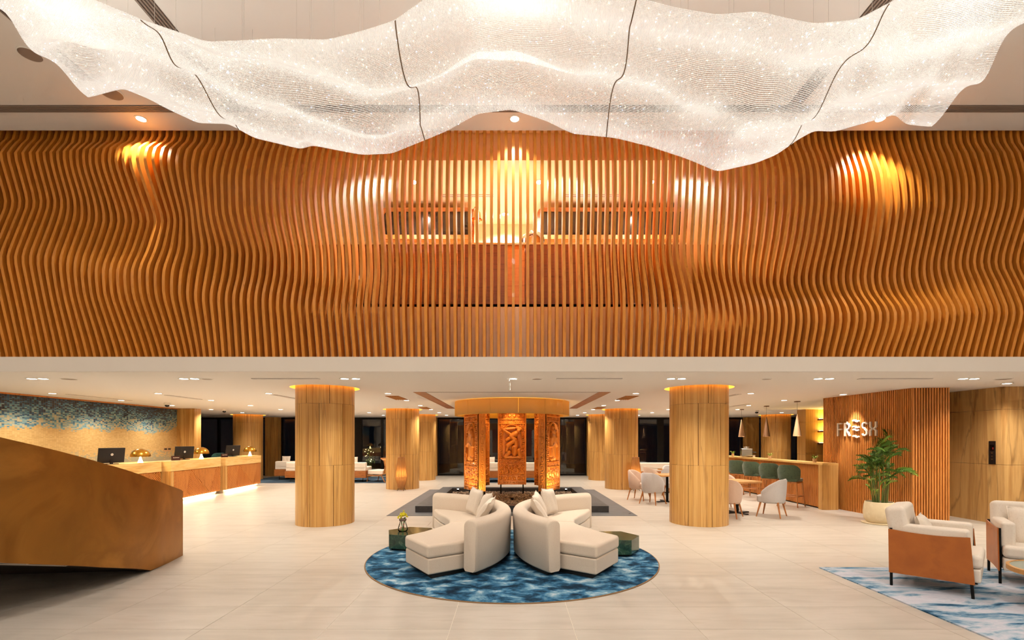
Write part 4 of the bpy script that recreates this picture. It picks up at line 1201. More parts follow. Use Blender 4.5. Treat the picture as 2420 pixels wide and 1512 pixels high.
# ================================================================== POTTED PALM
pp = empty('potted_palm', (7.26, 9.62, 0.0), label='tall bushy palm in a cream round pot before the slatted partition', cat='plant')
MB().lathe([(0.0, 0.02), (0.20, 0.02), (0.255, 0.10), (0.268, 0.22), (0.255, 0.36), (0.235, 0.43), (0.22, 0.43), (0.235, 0.34)], 36, close=False).build('pot', 'pot', pp, smooth=50)
MB().lathe([(0.0, 0.0), (0.29, 0.0), (0.30, 0.02), (0.285, 0.022), (0, 0.012)], 36, close=False).build('saucer', 'pot', pp, smooth=50)
MB().lathe([(0.23, 0.375), (0, 0.385)], 24, close=False).build('soil', 'soil', pp)
def frond_mesh(seed, leafmat, n=17, Lr=0.85):
    r = random.Random(seed); mb = MB()
    pts = []
    for i in range(n + 1):
        t = i / n
        pts.append(Vector((0, Lr * (t - 0.15 * t * t), 0.34 * t - 0.52 * t * t)))
    mb.tube(pts[::3] + [pts[-1]], 0.0045, 4, r1=0.0015)
    for i in range(4, n + 1):
        p = pts[i]; t = i / n
        ln = 0.29 * math.sin(PI * (0.20 + 0.70 * t)) * r.uniform(0.85, 1.1)
        for s in (-1, 1):
            d = Vector((s * 0.72, 0.70, 0.22 + r.uniform(-0.12, 0.12))).normalized()
            mid = p + d * ln * 0.5 + Vector((0, 0, 0.01)); end = p + d * ln + Vector((0, 0, -0.05 + r.uniform(-0.02, 0.02)))
            wv = d.cross(Vector((0, 0, 1))).normalized() * 0.0060 + Vector((0, 0, 0.003))
            mb.add([tuple(p), tuple(mid + wv), tuple(end), tuple(mid - wv)], [(0, 1, 2), (0, 2, 3)])
    return mb.mesh('frond', leafmat, fix=False)
fm = [frond_mesh(1, 'palm_leaf'), frond_mesh(2, 'palm_leaf_light'), frond_mesh(3, 'palm_leaf')]
pr2 = random.Random(21)
for i in range(11):
    a = 2 * PI * i / 11 + pr2.uniform(-0.3, 0.3); r0 = pr2.uniform(0.03, 0.14); hh = pr2.uniform(0.6, 1.22)
    ex_ = r0 + pr2.uniform(0.03, 0.12)
    b = Vector((r0 * math.cos(a), r0 * math.sin(a), 0.37)); t_ = Vector((ex_ * math.cos(a), ex_ * math.sin(a), 0.37 + hh))
    m_ = (b + t_) / 2 + Vector((0.02 * math.cos(a + 1), 0.02 * math.sin(a + 1), 0))
    MB().tube([b, m_, t_], 0.012, 6, r1=0.006).build('cane', 'palm_stem', pp, smooth=50)
    for q in range(5):
        az = a + pr2.uniform(-1.3, 1.3) + (q * 1.3 - 1.9); sc = pr2.uniform(0.40, 0.66)
        zz0 = t_.lerp(b, pr2.uniform(0, 0.5))
        o = obj('frond', fm[pr2.randrange(3)], pp, loc=zz0)
        o.rotation_euler = (Matrix.Rotation(az, 3, 'Z') @ Matrix.Rotation(R(pr2.uniform(5, 70)), 3, 'X') @ Matrix.Rotation(pr2.uniform(-0.4, 0.4), 3, 'Y')).to_euler()
        o.scale = (sc, sc, sc)
for i in range(7):
    a = pr2.uniform(0, 6.28)
    o = obj('frond', fm[1], pp, loc=(0.1 * math.cos(a), 0.1 * math.sin(a), pr2.uniform(0.45, 0.8)))
    o.rotation_euler = (Matrix.Rotation(a, 3, 'Z') @ Matrix.Rotation(R(60), 3, 'X')).to_euler(); sc = pr2.uniform(0.35, 0.5); o.scale = (sc, sc, sc)

# ================================================================== SLATTED PARTITION WITH LETTERS, LIFT WALL
PA = Vector((7.75, 12.08, 0)); PB = Vector((7.97, 9.68, 0)); PC = Vector((8.62, 9.62, 0))
sp_ = empty('slatted_partition', (7.9, 10.4, 0), label='orange vertical slat partition carrying white letters', cat='partition')
o_ = Vector((7.9, 10.4, 0))
def back_board(a, b, t0, t1):
    d = (b - a).normalized(); n_ = Vector((-d.y, d.x, 0))
    if n_.x < 0: n_ = -n_
    q = [a + n_ * t0, b + n_ * t0, b + n_ * t1, a + n_ * t1]
    MB().prism([((v - o_).x, (v - o_).y) for v in q], 0.0, ZC - 0.001).build('backing', 'shelf_dark', sp_)
back_board(PA, PB, 0.035, 0.12); back_board(PB, PC + Vector((0, 0, 0)), 0.035, 0.12) if False else None
q = [PB + Vector((0.02, 0.035, 0)), PC + Vector((0, 0.035, 0)), PC + Vector((0, 0.6, 0)), PB + Vector((0.10, 0.3, 0))]
MB().prism([((v - o_).x, (v - o_).y) for v in q], 0.0, ZC - 0.001).build('backing', 'shelf_dark', sp_)
slat_me = MB().box(-0.013, 0.013, -0.022, 0.022, 0.0, ZC - 0.001).mesh('slat', 'wood_slat_lobby')
for a, b, pit in ((PA, PB, 0.049), (PB, PC, 0.047)):
    d = b - a; n = int(d.length / pit); rz = math.atan2(d.y, d.x)
    for i in range(n + 1):
        p = a + d * ((i + 0.15) / n) if i < n else b
        obj('slat', slat_me, sp_, loc=tuple(p - o_), rot=(0, 0, rz))
# letters
def ribbon(mb, pts, w, depth, M_):
    P = [Vector(p) for p in pts]; k = len(P); lf = []; rt = []
    for i in range(k):
        d0 = (P[i] - P[i - 1]).normalized() if i > 0 else (P[1] - P[0]).normalized()
        d1 = (P[i + 1] - P[i]).normalized() if i < k - 1 else d0
        d = (d0 + d1).normalized(); n_ = Vector((-d.y, d.x)); c = max(0.35, n_.dot(Vector((-d0.y, d0.x))))
        lf.append(P[i] + n_ * (w / 2 / c)); rt.append(P[i] - n_ * (w / 2 / c))
    rings = []
    for i in range(k):
        rings.append([tuple(M_ @ Vector((lf[i].x, 0, lf[i].y))), tuple(M_ @ Vector((rt[i].x, 0, rt[i].y))), tuple(M_ @ Vector((rt[i].x, -depth, rt[i].y))), tuple(M_ @ Vector((lf[i].x, -depth, lf[i].y)))])
    mb.sweep(rings)
dirw = (PB - PA).normalized(); angw = math.atan2(dirw.y, dirw.x)
sg = empty('wall_sign', tuple(PA + dirw * 0.48 + Vector((-0.020, -0.005, 1.735))), angw, label='white raised letters reading FRESH on the slatted partition', cat='sign')
sg.scale = (1.2, 1, 1)
I4 = Matrix.Identity(4)
hL = 0.31; wS = 0.030
def letter(strokes, x, s=1.0, w=wS):
    mb = MB()
    for st_ in strokes: ribbon(mb, [(x + a * s, b) for a, b in st_], w, 0.035, I4)
    mb.build('letter', 'letter_white', sg)
def arc(cx, cz, rx, rz_, a0, a1, n=12): return [(cx + rx * math.cos(R(a0 + (a1 - a0) * i / n)), cz + rz_ * math.sin(R(a0 + (a1 - a0) * i / n))) for i in range(n + 1)]
letter([[(0.015, 0), (0.015, hL)], [(0.015, hL - 0.015), (0.12, hL - 0.015)], [(0.015, 0.16), (0.12, 0.16)]], 0.0)
letter([[(0.015, 0), (0.015, hL)], [(0.015, hL - 0.015), (0.06, hL - 0.015)] + arc(0.06, 0.225, 0.065, 0.07, 90, -90), [(0.06, 0.155), (0.135, 0.0)]], 0.18)
wv_ = lambda z: [(0.02 + 0.14 * i / 14, z + 0.016 * math.sin(2 * PI * i / 14)) for i in range(15)]
letter([wv_(0.345)], 0.37, w=0.034); letter([wv_(0.205)], 0.37, w=0.030); letter([wv_(0.14)], 0.37, w=0.030); letter([wv_(-0.01)], 0.37, w=0.034)
letter([arc(0.07, 0.24, 0.052, 0.058, 20, 200) + arc(0.07, 0.235, 0.055, 0.06, 210, 250)[1:] + [(0.075, 0.155)] + arc(0.065, 0.078, 0.055, 0.063, 60, -160)], 0.60)
letter([[(0.015, 0), (0.015, 0.12), (0.06, 0.155), (0.015, 0.20), (0.015, hL)], [(0.135, 0), (0.135, 0.12), (0.09, 0.155), (0.135, 0.20), (0.135, hL)], [(0.05, 0.155), (0.10, 0.155)]], 0.78)

# lift lobby walls in large marble slabs
lw = empty('wall_lift', (9.5, 10.0, 0), kind='structure', label='brown veined marble wall of the lift lobby')
def slab(x0, x1, y0, y1, z0, z1): MB().box(x0 - 9.5, x1 - 9.5, y0 - 10.0, y1 - 10.0, z0, z1).build('slab', 'marble_wall', lw)
for z0, z1 in ((0, 1.163), (1.167, 2.238), (2.242, ZC - 0.001)):
    slab(9.50, 9.56, 9.45, 9.998, z0, z1); slab(9.50, 9.56, 10.002, 10.60, z0, z1)
    slab(8.5, 9.5, 10.60, 10.66, z0, z1)
    for a, b in ((9.503, 10.6), (10.604, 11.7), (11.704, 12.8)): slab(a, b, 9.39, 9.45, z0, z1)
MB().box(12.8, XW, 9.39, 9.6, 0, ZC - 0.001).build('wall_lift_side', 'plaster', kind='structure')
lp = empty('lift_panel', (9.50, 9.62, 1.17), label='dark lift call panel with three buttons on the marble wall', cat='lift panel')
MB().box(-0.012, 0.0, -0.065, 0.065, 0.0, 0.455).build('plate', 'monitor', lp)
dsp = MB().box(-0.014, -0.012, -0.042, 0.042, 0.26, 0.385).build('display', 'screen_black', lp)
MB().box(-0.015, -0.014, -0.035, -0.01, 0.29, 0.33).build('digit', 'red_mark', dsp)
for z in (0.08, 0.14, 0.20):
    MB().box(-0.018, -0.012, -0.025, 0.01, z, z + 0.03).build('button', 'steel', lp)

# ================================================================== BAR
br = empty('bar_counter', (7.58, 14.2, 0), label='long bar counter with travertine top and fine vertical wood slats', cat='bar')
MB().box(-0.28, 0.10, -2.75, 3.0, 1.055, 1.10).build('worktop', 'travertine_h', br)
MB().box(-0.28, 0.10, -2.75, -2.60, 0.0, 1.055).build('end_slab', 'travertine', br)
MB().box(-0.17, 0.08, -2.60, 3.0, 0.06, 1.055).build('body', 'wood_base', br)
MB().box(-0.12, 0.05, -2.60, 3.0, 0.0, 0.06).build('plinth', 'dark', br)
mb = MB()
y = -2.585
while y < 2.98:
    mb.box(-0.20, -0.17, y, y + 0.022, 0.03, 1.055); y += 0.042
mb.build('slat_front', 'wood_slat_lobby', br, kind='stuff')

def bar_stool(x, y, rz, label, fab='green_fabric', grp='green bar stools'):
    e = empty('bar_stool', (x, y, 0), rz, label=label, cat='bar stool', group=grp)
    # faces local +y ; back at -y
    mb = MB(); n = 14; ro, ri = 0.27, 0.235
    rings = []
    for i in range(n + 1):
        t = i / n * 2 - 1; a = R(-90 + 56 * t)
        top = 1.035 - 0.10 * abs(t) ** 5; z0 = 0.655
        lean = 0.05
        ring = []
        for r_, z in ((ro - 0.03, z0), (ro, z0 + 0.03), (ro + lean * 0.6, (z0 + top) / 2), (ro + lean * 0.9, top - 0.03), (ro + lean * 0.7, top), (ri + lean * 0.7, top - 0.01), (ri + lean * 0.3, (z0 + top) / 2), (ri, z0)):
            wz = 1.12 - 0.14 * (z - z0) / 0.38
            ring.append((r_ * math.cos(a) * wz, r_ * math.sin(a) * 0.95 + 0.02, z))
        rings.append(ring)
    mb.sweep(rings).build('backrest', fab, e, smooth=60)
    MB().prism(rrect(-0.215, 0.215, -0.215, 0.23, 0.08), 0.62, 0.70).build('seat', fab, e, bevel=(0.025, 3))
    MB().prism(rrect(-0.205, 0.205, -0.205, 0.215, 0.07), 0.585, 0.62).build('seat_frame', 'wood_leg', e)
    for sx in (-1, 1):
        for sy in (-1, 1):
            MB().tube([(sx * 0.235, sy * 0.235, 0.0), (sx * 0.185, sy * 0.185, 0.60)], 0.013, 8, r1=0.02).build('leg', 'wood_leg', e, smooth=40)
    for sx in (-1, 1):
        MB().tube([(sx * 0.213, -0.213, 0.26), (sx * 0.213, 0.213, 0.26)], 0.012, 6).build('footrest', 'wood_leg', e)
    for sy in (-1, 1):
        MB().tube([(-0.213, sy * 0.213, 0.26), (0.213, sy * 0.213, 0.26)], 0.012, 6).build('footrest', 'wood_leg', e)
    return e
ordn = ['nearest to the slab end of the counter', 'second from the slab end of the counter', 'third from the slab end of the counter', 'fourth from the slab end of the counter', 'farthest along, half hidden by the column']
s0 = bar_stool(6.94, 12.10, R(-50), 'green upholstered bar stool, ' + ordn[0])
for k in range(1, 5):
    copy_tree(s0, loc=(6.94, 12.10 + 0.93 * k, 0), rz=R(-50 + (3 if k % 2 else -3)), label='green upholstered bar stool, ' + ordn[k])

def cone_pendant(x, y, m_, label):
    e = empty('pendant_lamp', (x, y, ZC), label=label, cat='pendant lamp', group='cone pendants over the bar')
    MB().box(-0.055, 0.055, -0.055, 0.055, -0.022, 0.0).build('ceiling_rose', 'pendant_brown', e)
    MB().tube([(0, 0, -0.022), (0, 0, -0.36)], 0.003, 5).build('cord', 'black_metal', e)
    MB().lathe([(0.012, -0.34), (0.014, -0.36), (0.103, -0.93), (0.098, -0.93), (0.012, -0.37)], 32, close=False).build('shade', m_, e, smooth=50)
    MB().lathe([(0.0, -0.72), (0.025, -0.75), (0.03, -0.79), (0, -0.82)], 16).build('bulb', 'bulb', e, smooth=60)
    lamp('POINT', 'pendant_light', (0, 0, -0.88), 9, WARM, 0.03, parent=e)
cone_pendant(7.62, 13.0, 'pendant_tan', 'pale tan cone pendant lamp, nearest over the bar')
cone_pendant(7.74, 14.8, 'pendant_brown', 'dark brown cone pendant lamp, middle over the bar')
cone_pendant(7.74, 16.4, 'pendant_tan', 'slim tan cone pendant lamp, farthest over the bar')

# shelf wall behind the bar
sw = empty('wall_shelves', (10.30, 16.4, 0), kind='structure', label='travertine wall with yellow lit shelves behind the bar')
for z0, z1 in ((0, 1.163), (1.167, 2.238), (2.242, ZC - 0.001)):
    MB().box(-0.40, -0.002, 0.0, 0.5, z0, z1).build('slab', 'travertine', sw)
    MB().box(0.002, 1.0, 0.0, 0.5, z0, z1).build('slab', 'travertine', sw)
for k, z in enumerate((1.50, 1.90, 2.30)):
    s_ = empty('wall_shelf', (10.62, 16.24, z), label=['lowest', 'middle', 'top'][k] + ' dark wooden shelf on the yellow lit bar wall', cat='shelf')
    bd_ = MB().box(-0.33, 0.45, -0.15, 0.15, 0.0, 0.05).build('board', 'shelf_dark', s_)
    MB().box(-0.30, 0.42, 0.05, 0.12, 0.050, 0.062).build('light_strip', 'led', bd_)
    lamp('AREA', 'shelf_glow', (0.05, 0.06, 0.08), 12, (1, 0.62, 0.12), 0.6, parent=s_, shape='RECTANGLE', size_y=0.05).rotation_euler = (R(180), 0, 0)
MB().box(11.3, XW, 15.2, 15.4, 0, ZC - 0.001).build('wall_bar_side', 'wood_base', kind='structure')

def mini_plant(x, y, z, label, seed):
    r = random.Random(seed)
    e = empty('small_plant', (x, y, z), label=label, cat='plant', group='small plants on the bar')
    MB().lathe([(0.0, 0.0), (0.04, 0.0), (0.045, 0.09), (0.038, 0.09), (0.036, 0.07), (0, 0.07)], 18, close=False).build('pot', 'cork', e, smooth=40)
    for i in range(9):
        a = 6.28 * i / 9 + r.uniform(-0.3, 0.3); l = r.uniform(0.08, 0.14); up = r.uniform(0.03, 0.10)
        c, s = math.cos(a), math.sin(a); w = 0.014
        MB().add([(0, 0, 0.075), (c * l * 0.55 - s * w, s * l * 0.55 + c * w, 0.09 + up), (c * l, s * l, 0.085 + up), (c * l * 0.55 + s * w, s * l * 0.55 - c * w, 0.09 + up), (c * l * 0.55, s * l * 0.55, 0.082 + up)],
                 [(0, 1, 4), (1, 2, 4), (2, 3, 4), (3, 0, 4)]).build('leaf', 'palm_leaf_light', e)
mini_plant(7.40, 11.90, 1.10, 'small leafy plant in a cork pot at the near end of the bar', 1)
mini_plant(7.42, 14.0, 1.10, 'small leafy plant in a cork pot midway along the bar', 2)
mini_plant(7.42, 16.35, 1.10, 'small leafy plant in a cork pot at the far end of the bar', 3)
cm = empty('coffee_machine', (7.50, 15.55, 1.10), R(70), label='steel espresso machine standing on the far part of the bar', cat='coffee machine')
MB().box(-0.24, 0.24, -0.15, 0.17, 0.03, 0.27).build('body', 'steel', cm, bevel=(0.015, 2))
MB().box(-0.22, 0.22, -0.22, -0.15, 0.0, 0.07).build('drip_tray', 'chrome', cm)
for x in (-0.12, 0.12): MB().tube([(x, -0.17, 0.16), (x, -0.26, 0.15)], 0.013, 8).build('portafilter', 'black_metal', cm)
MB().lathe([(0.07, 0.27), (0.09, 0.33), (0.08, 0.33), (0.06, 0.28)], 20, (0.08, 0, 0)).build('hopper', 'chrome', cm, smooth=40)
pl = empty('paper_lantern', (10.86, 18.0, ZC), label='round pale paper lantern hanging beyond the bar shelves', cat='lantern')
MB().tube([(0, 0, 0), (0, 0, -0.55)], 0.004, 5).build('cord', 'black_metal', pl)
MB().lathe([(0.04, 0.12), (0.16, 0.09), (0.22, 0.0), (0.16, -0.09), (0.04, -0.12)], 24, (0, 0, -0.68), close=False).build('shade', 'lantern_cloth', pl, smooth=60)
lamp('POINT', 'lantern_light', (0, 0, -0.68), 8, WARM, 0.05, parent=pl)

# ================================================================== DINING GROUPS
def tub_chair(x, y, rz, fabric, label):
    e = empty('dining_chair', (x, y, 0), rz, label=label, cat='chair', group='tub chairs at the dining tables')
    n = 26; rings = []
    for i in range(n + 1):
        t = i / n * 2 - 1; a = R(-90 + 118 * t)
        f = max(0.0, (abs(t) - 0.22) / 0.78)
        top = 0.815 - 0.26 * f ** 1.7
        z0 = 0.30; ro, ri = 0.285, 0.235
        ring = []
        for r_, z in ((ri + 0.0, z0), (ro - 0.045, z0), (ro - 0.02, z0 + 0.04), (ro, (z0 + top) / 2), (ro + 0.012, top - 0.035), (ro - 0.008, top), (ri + 0.012, top - 0.006), (ri, top - 0.04), (ri - 0.012, (z0 + top) / 2)):
            ring.append((r_ * math.cos(a), r_ * math.sin(a) * 1.0, z))
        rings.append(ring)
    MB().sweep(rings).build('backrest', fabric, e, smooth=60)
    MB().prism(rrect(-0.225, 0.225, -0.215, 0.26, 0.11), 0.31, 0.46).build('seat', fabric, e, bevel=(0.035, 3))
    for sx in (-1, 1):
        for sy in (-1, 1):
            MB().tube([(sx * 0.245, sy * 0.235, 0.0), (sx * 0.175, sy * 0.165, 0.33)], 0.012, 8, r1=0.022).build('leg', 'wood_leg', e, smooth=40)
    return e
def cafe_table(x, y, rz, label, s=0.36):
    e = empty('dining_table', (x, y, 0), rz, label=label, cat='table', group='square cafe tables')
    MB().box(-s, s, -s, s, 0.695, 0.735).build('top', 'wood_top', e, bevel=(0.006, 2))
    MB().tube([(0, 0, 0.02), (0, 0, 0.695)], 0.035, 14).build('pedestal', 'black_metal', e, smooth=40)
    MB().box(-0.30, 0.30, -0.035, 0.035, 0.0, 0.025).box(-0.035, 0.035, -0.30, 0.30, 0.0, 0.0249).build('foot', 'black_metal', e)
def face(cx, cy, tx, ty):           # rotation that turns local +y towards the target
    return math.atan2(-(tx - cx), ty - cy)
def group_(tx, ty, trz, tl, chairs):
    cafe_table(tx, ty, trz, tl)
    for cx, cy, fab, lab in chairs:
        tub_chair(cx, cy, face(cx, cy, tx, ty), fab, lab)
group_(5.08, 10.98, R(18), 'square wooden cafe table in front of the bar stools', [
    (5.60, 10.50, 'grey_fabric', 'pale grey tub chair nearest the bar stools'),
    (5.12, 11.72, 'pink_fabric', 'beige pink tub chair behind the table by the bar stools'),
    (4.62, 10.42, 'pink_fabric', 'beige pink tub chair half hidden by the front column, right of it'),
    ])
group_(4.13, 12.95, R(14), 'square wooden cafe table left of the front column by the bar', [
    (3.62, 12.52, 'grey_fabric', 'pale grey tub chair seen from behind, in the open beside the column'),
    (3.50, 13.42, 'pink_fabric', 'beige pink tub chair close to the right lantern lamp'),
    (4.62, 13.55, 'grey_fabric', 'pale grey tub chair across the table left of the column'),
    (4.52, 12.32, 'pink_fabric', 'beige pink tub chair just left of the front column edge'),
    ])
group_(5.05, 15.2, R(10), 'square wooden cafe table farther back beyond the nearer one', [
    (4.38, 15.1, 'pink_fabric', 'beige pink tub chair at the farther cafe table'),
    (4.75, 14.5, 'grey_fabric', 'pale grey tub chair at the farther cafe table'),
    (5.2, 15.9, 'grey_fabric', 'grey tub chair on the far side of the farther cafe table'),
    ])

# ================================================================== LANTERN FLOOR LAMPS
def lantern(x, y, label):
    e = empty('floor_lamp', (x, y, 0), label=label, cat='floor lamp', group='woven lantern floor lamps')
    prof = [(0.10, 0.10), (0.13, 0.20), (0.175, 0.36), (0.19, 0.44), (0.165, 0.60), (0.135, 0.85), (0.105, 1.08)]
    MB().lathe([(r * 0.97, z) for r, z in prof], 28, close=False).build('shade', 'lantern_cloth', e, smooth=50)
    for k in range(14):
        a = 2 * PI * k / 14
        MB().tube([(r * math.cos(a), r * math.sin(a), z) for r, z in prof], 0.0045, 5).build('rib', 'wood_leg', e)
    for r, z in ((0.195, 0.44), (0.107, 1.08), (0.102, 0.10)):
        MB().tube([(r * math.cos(2 * PI * i / 24), r * math.sin(2 * PI * i / 24), z) for i in range(25)], 0.007, 5, caps=False).build('hoop', 'wood_leg', e)
    for k in range(4):
        a = PI / 4 + PI / 2 * k
        MB().tube([(0.10 * math.cos(a), 0.10 * math.sin(a), 0.10), (0.15 * math.cos(a), 0.15 * math.sin(a), 0.0)], 0.007, 5).build('foot', 'black_metal', e)
    MB().lathe([(0, -0.06), (0.035, -0.04), (0.045, 0), (0.03, 0.05), (0, 0.06)], 16, (0, 0, 0.52)).build('bulb', 'bulb', e, smooth=60)
    lamp('POINT', 'lantern_bulb', (0, 0, 0.56), 7, (1, 0.62, 0.25), 0.05, parent=e)
lantern(-3.60, 15.82, 'woven lantern floor lamp glowing in front of the left middle column')
lantern(4.02, 15.80, 'woven lantern floor lamp glowing beside the right middle column')

# ================================================================== RECEPTION DESK
def clip_line(poly, p, d):
    t0, t1 = -1e9, 1e9; n = len(poly)
    for i in range(n):
        a = Vector(poly[i]); b = Vector(poly[(i + 1) % n]); e = b - a; nn = Vector((-e.y, e.x))
        den = nn.dot(d); num = nn.dot(a - p)
        if abs(den) < 1e-9:
            if num > 0: return None
            continue
        t = num / den
        if den > 0: t0 = max(t0, t)
        else: t1 = min(t1, t)
    return (t0, t1) if t1 - t0 > 0.02 else None
def desk_unit(x, y, rz, label, Lg=2.42):
    """local x runs along the counter (away from the camera), front looks along local -y"""
    e = empty('reception_desk', (x, y, 0), rz, label=label, cat='desk', group='reception desk units')
    MB().box(0.0, Lg, 0.0, 0.55, 0.84, 1.10).build('stone_top', 'travertine_h', e, bevel=(0.004, 1))
    MB().box(0.0, 0.14, 0.012, 0.5, 0.10, 0.84).build('stone_end', 'travertine', e, bevel=(0.004, 1))
    MB().box(0.14, Lg, 0.03, 0.5, 0.10, 0.84).build('body', 'wood_panel_light', e)
    pth = MB().box(0.10, Lg - 0.08, 0.12, 0.45, 0.0, 0.10).build('plinth', 'plaster', e)
    MB().box(0.12, Lg - 0.10, 0.095, 0.118, 0.065, 0.098).build('light_strip', 'led', pth)
    lamp('AREA', 'plinth_glow', (Lg / 2, 0.085, 0.085), 6, (1, 0.84, 0.55), Lg - 0.3, parent=e, shape='RECTANGLE', size_y=0.03).rotation_euler = (R(-25), 0, 0)
    x0, x1, z0, z1 = 0.16, Lg - 0.01, 0.11, 0.83
    w = x1 - x0
    P = lambda f, z: (x0 + w * f, z)
    regs = [([P(0, z0), P(0.20, z0), P(0.32, z1), P(0, z1)], 70, 0.032), ([P(0.20, z0), P(0.75, z0), P(0.32, z1)], -42, 0.042),
            ([P(0.75, z0), P(0.88, z1), P(0.32, z1)], 70, 0.030), ([P(0.75, z0), P(1, z0), P(1, z1), P(0.88, z1)], -42, 0.042)]
    mb = MB()
    for poly, ang, pit in regs:
        d = Vector((math.cos(R(ang)), math.sin(R(ang)))); nn = Vector((-d.y, d.x))
        ks = [Vector(p).dot(nn) for p in poly]
        s_ = min(ks) + pit * 0.5
        while s_ < max(ks):
            r_ = clip_line(poly, nn * s_, d)
            if r_:
                a = nn * s_ + d * (r_[0] + 0.006); b = nn * s_ + d * (r_[1] - 0.006); h = nn * (pit * 0.28)
                q = [a - h, b - h, b + h, a + h]
                mb.prism([(v.x, v.y) for v in q], -0.030, -0.010, 'y')
            s_ += pit
    mb.build('slat_relief', 'wood_slat_lobby', e, kind='stuff')
    return e
# front faces +X: local x -> world +Y, local -y -> world +X
for k, (x, y, rz, lab) in enumerate(((-8.80, 9.95, 92.5, 'reception desk unit nearest the brass stair'), (-8.70, 12.42, 94.0, 'middle reception desk unit with diagonal slat front'),
                                     (-8.82, 14.98, 93.5, 'farthest reception desk unit, at the open end'))):
    desk_unit(x, y, R(rz), lab)

def monitor(x, y, rz, label):
    e = empty('monitor', (x, y, 1.10), rz, label=label, cat='monitor', group='reception monitors')
    MB().prism(rrect(-0.11, 0.11, -0.08, 0.08, 0.02), 0.0, 0.012).build('base', 'monitor', e)
    MB().box(-0.03, 0.03, 0.0, 0.02, 0.012, 0.16).build('stand', 'monitor', e)
    M_ = Matrix.Translation((0, 0.03, 0.03)) @ Matrix.Rotation(R(8), 4, 'X')
    MB().box(-0.27, 0.27, -0.015, 0.015, 0.0, 0.34, M_).build('screen', 'monitor', e, bevel=(0.008, 2))
    scn = e.children[-1]
    a = M_ @ Vector((0, -0.016, 0.19))
    o = MB().lathe([(0.03, 0.0), (0.03, 0.003), (0, 0.003)], 20, close=False).build('emblem', 'chrome', scn)
    o.location = a; o.rotation_euler = (R(98), 0, 0)
# backs look towards the camera side (+X): local -y -> +X
monitor(-9.05, 11.0, R(70), 'black monitor back on the desk unit nearest the stair')
monitor(-9.12, 13.55, R(70), 'black monitor back on the middle desk unit')
monitor(-9.20, 16.05, R(72), 'black monitor back on the farthest desk unit')
def dome_lamp(x, y, label):
    e = empty('table_lamp', (x, y, 1.10), label=label, cat='table lamp', group='gold dome lamps on the desk')
    MB().lathe([(0.055, 0.0), (0.05, 0.02), (0.03, 0.08), (0.018, 0.13), (0.012, 0.16)], 24).build('base', 'bulb', e, smooth=50)
    prof = [(0.205, 0.145)] + [(0.205 * math.cos(R(t)), 0.15 + 0.185 * math.sin(R(t))) for t in range(0, 91, 10)]
    prof = [(max(r, 0.0), z) for r, z in prof]
    MB().lathe(prof[:-1] + [(0.0, 0.335)], 32, close=False).build('shade', 'gold', e, smooth=50)
    lamp('POINT', 'dome_light', (0, 0, 0.20), 10, (1, 0.76, 0.38), 0.04, parent=e)
dome_lamp(-8.95, 11.72, 'gold dome table lamp on the desk unit nearest the stair')
dome_lamp(-9.0, 14.1, 'gold dome table lamp on the middle desk unit')
dome_lamp(-9.02, 16.75, 'gold dome table lamp at the open end of the desk')
def text_mesh(txt, size, ext=0.001):
    cu = bpy.data.curves.new('lettering', 'FONT'); cu.body = txt; cu.size = size; cu.extrude = ext; cu.align_x = 'CENTER'
    o = bpy.data.objects.new('lettering_tmp', cu); COL.objects.link(o)
    dg = bpy.context.evaluated_depsgraph_get()
    me = bpy.data.meshes.new_from_object(o.evaluated_get(dg))
    bpy.data.objects.remove(o)
    me.materials.clear(); me.materials.append(MATS['letter_white'])
    return me
tm = text_mesh('RECEPTION', 0.032)
for x, y, lab in ((-8.98, 13.0, 'small brown desk sign beside the middle monitor'), (-9.05, 15.32, 'small brown desk sign beside the farthest monitor')):
    e = empty('desk_sign', (x, y, 1.10), R(72), label=lab, cat='sign')
    pt = MB().box(-0.12, 0.12, -0.008, 0.008, 0.0, 0.12).build('plate', 'sign_brown', e)
    obj('lettering', tm, pt, loc=(0, -0.0095, 0.06), rot=(R(90), 0, 0))
for x_, y_, l_ in ((-11.0, 18.0, 'teal upholstered stool behind the desk lamps, nearer the wall pier'), (-10.45, 18.0, 'teal upholstered stool behind the farthest desk monitor')):
    t_ = bar_stool(x_, y_, R(170), l_, 'teal_fabric', 'teal stools behind the desk')
    t_.scale = (1.1, 1.1, 1.12)
ws = empty('wall_switch', (-11.02, 15.55, 1.28), label='pale double switch plate on the mosaic wall', cat='switch')
MB().box(0.0, 0.012, -0.17, 0.17, 0.0, 0.12).build('plate', 'cork', ws)
for y in (-0.085, 0.085): MB().box(0.012, 0.016, y - 0.06, y + 0.06, 0.05, 0.10).build('socket', 'monitor', ws)

# ================================================================== FAR LOUNGE
def platform_sofa(x, y, rz, w, label, d=0.9, back=True, pillows=0):
    e = empty('platform_sofa', (x, y, 0.01), rz, label=label, cat='sofa', group='wood based sofas at the back')
    MB().box(-w / 2, w / 2, -d / 2, d / 2, 0.16, 0.42).build('wood_base', 'wood_base', e, bevel=(0.006, 1))
    for sx in (-1, 1):
        for sy in (-1, 1): MB().tube([(sx * (w / 2 - 0.15), sy * (d / 2 - 0.12), 0), (sx * (w / 2 - 0.15), sy * (d / 2 - 0.12), 0.16)], 0.012, 6).build('leg', 'black_metal', e)
    MB().box(-w / 2 + 0.02, w / 2 - 0.02, -d / 2 + 0.02, d / 2 - 0.02, 0.42, 0.58).build('seat_cushion', 'arm_fabric', e, bevel=(0.03, 3))
    if back: MB().box(-w / 2 + 0.02, w / 2 - 0.02, -d / 2 + 0.02, -d / 2 + 0.24, 0.50, 0.76).build('back_cushion', 'arm_fabric', e, bevel=(0.04, 3))
    return e
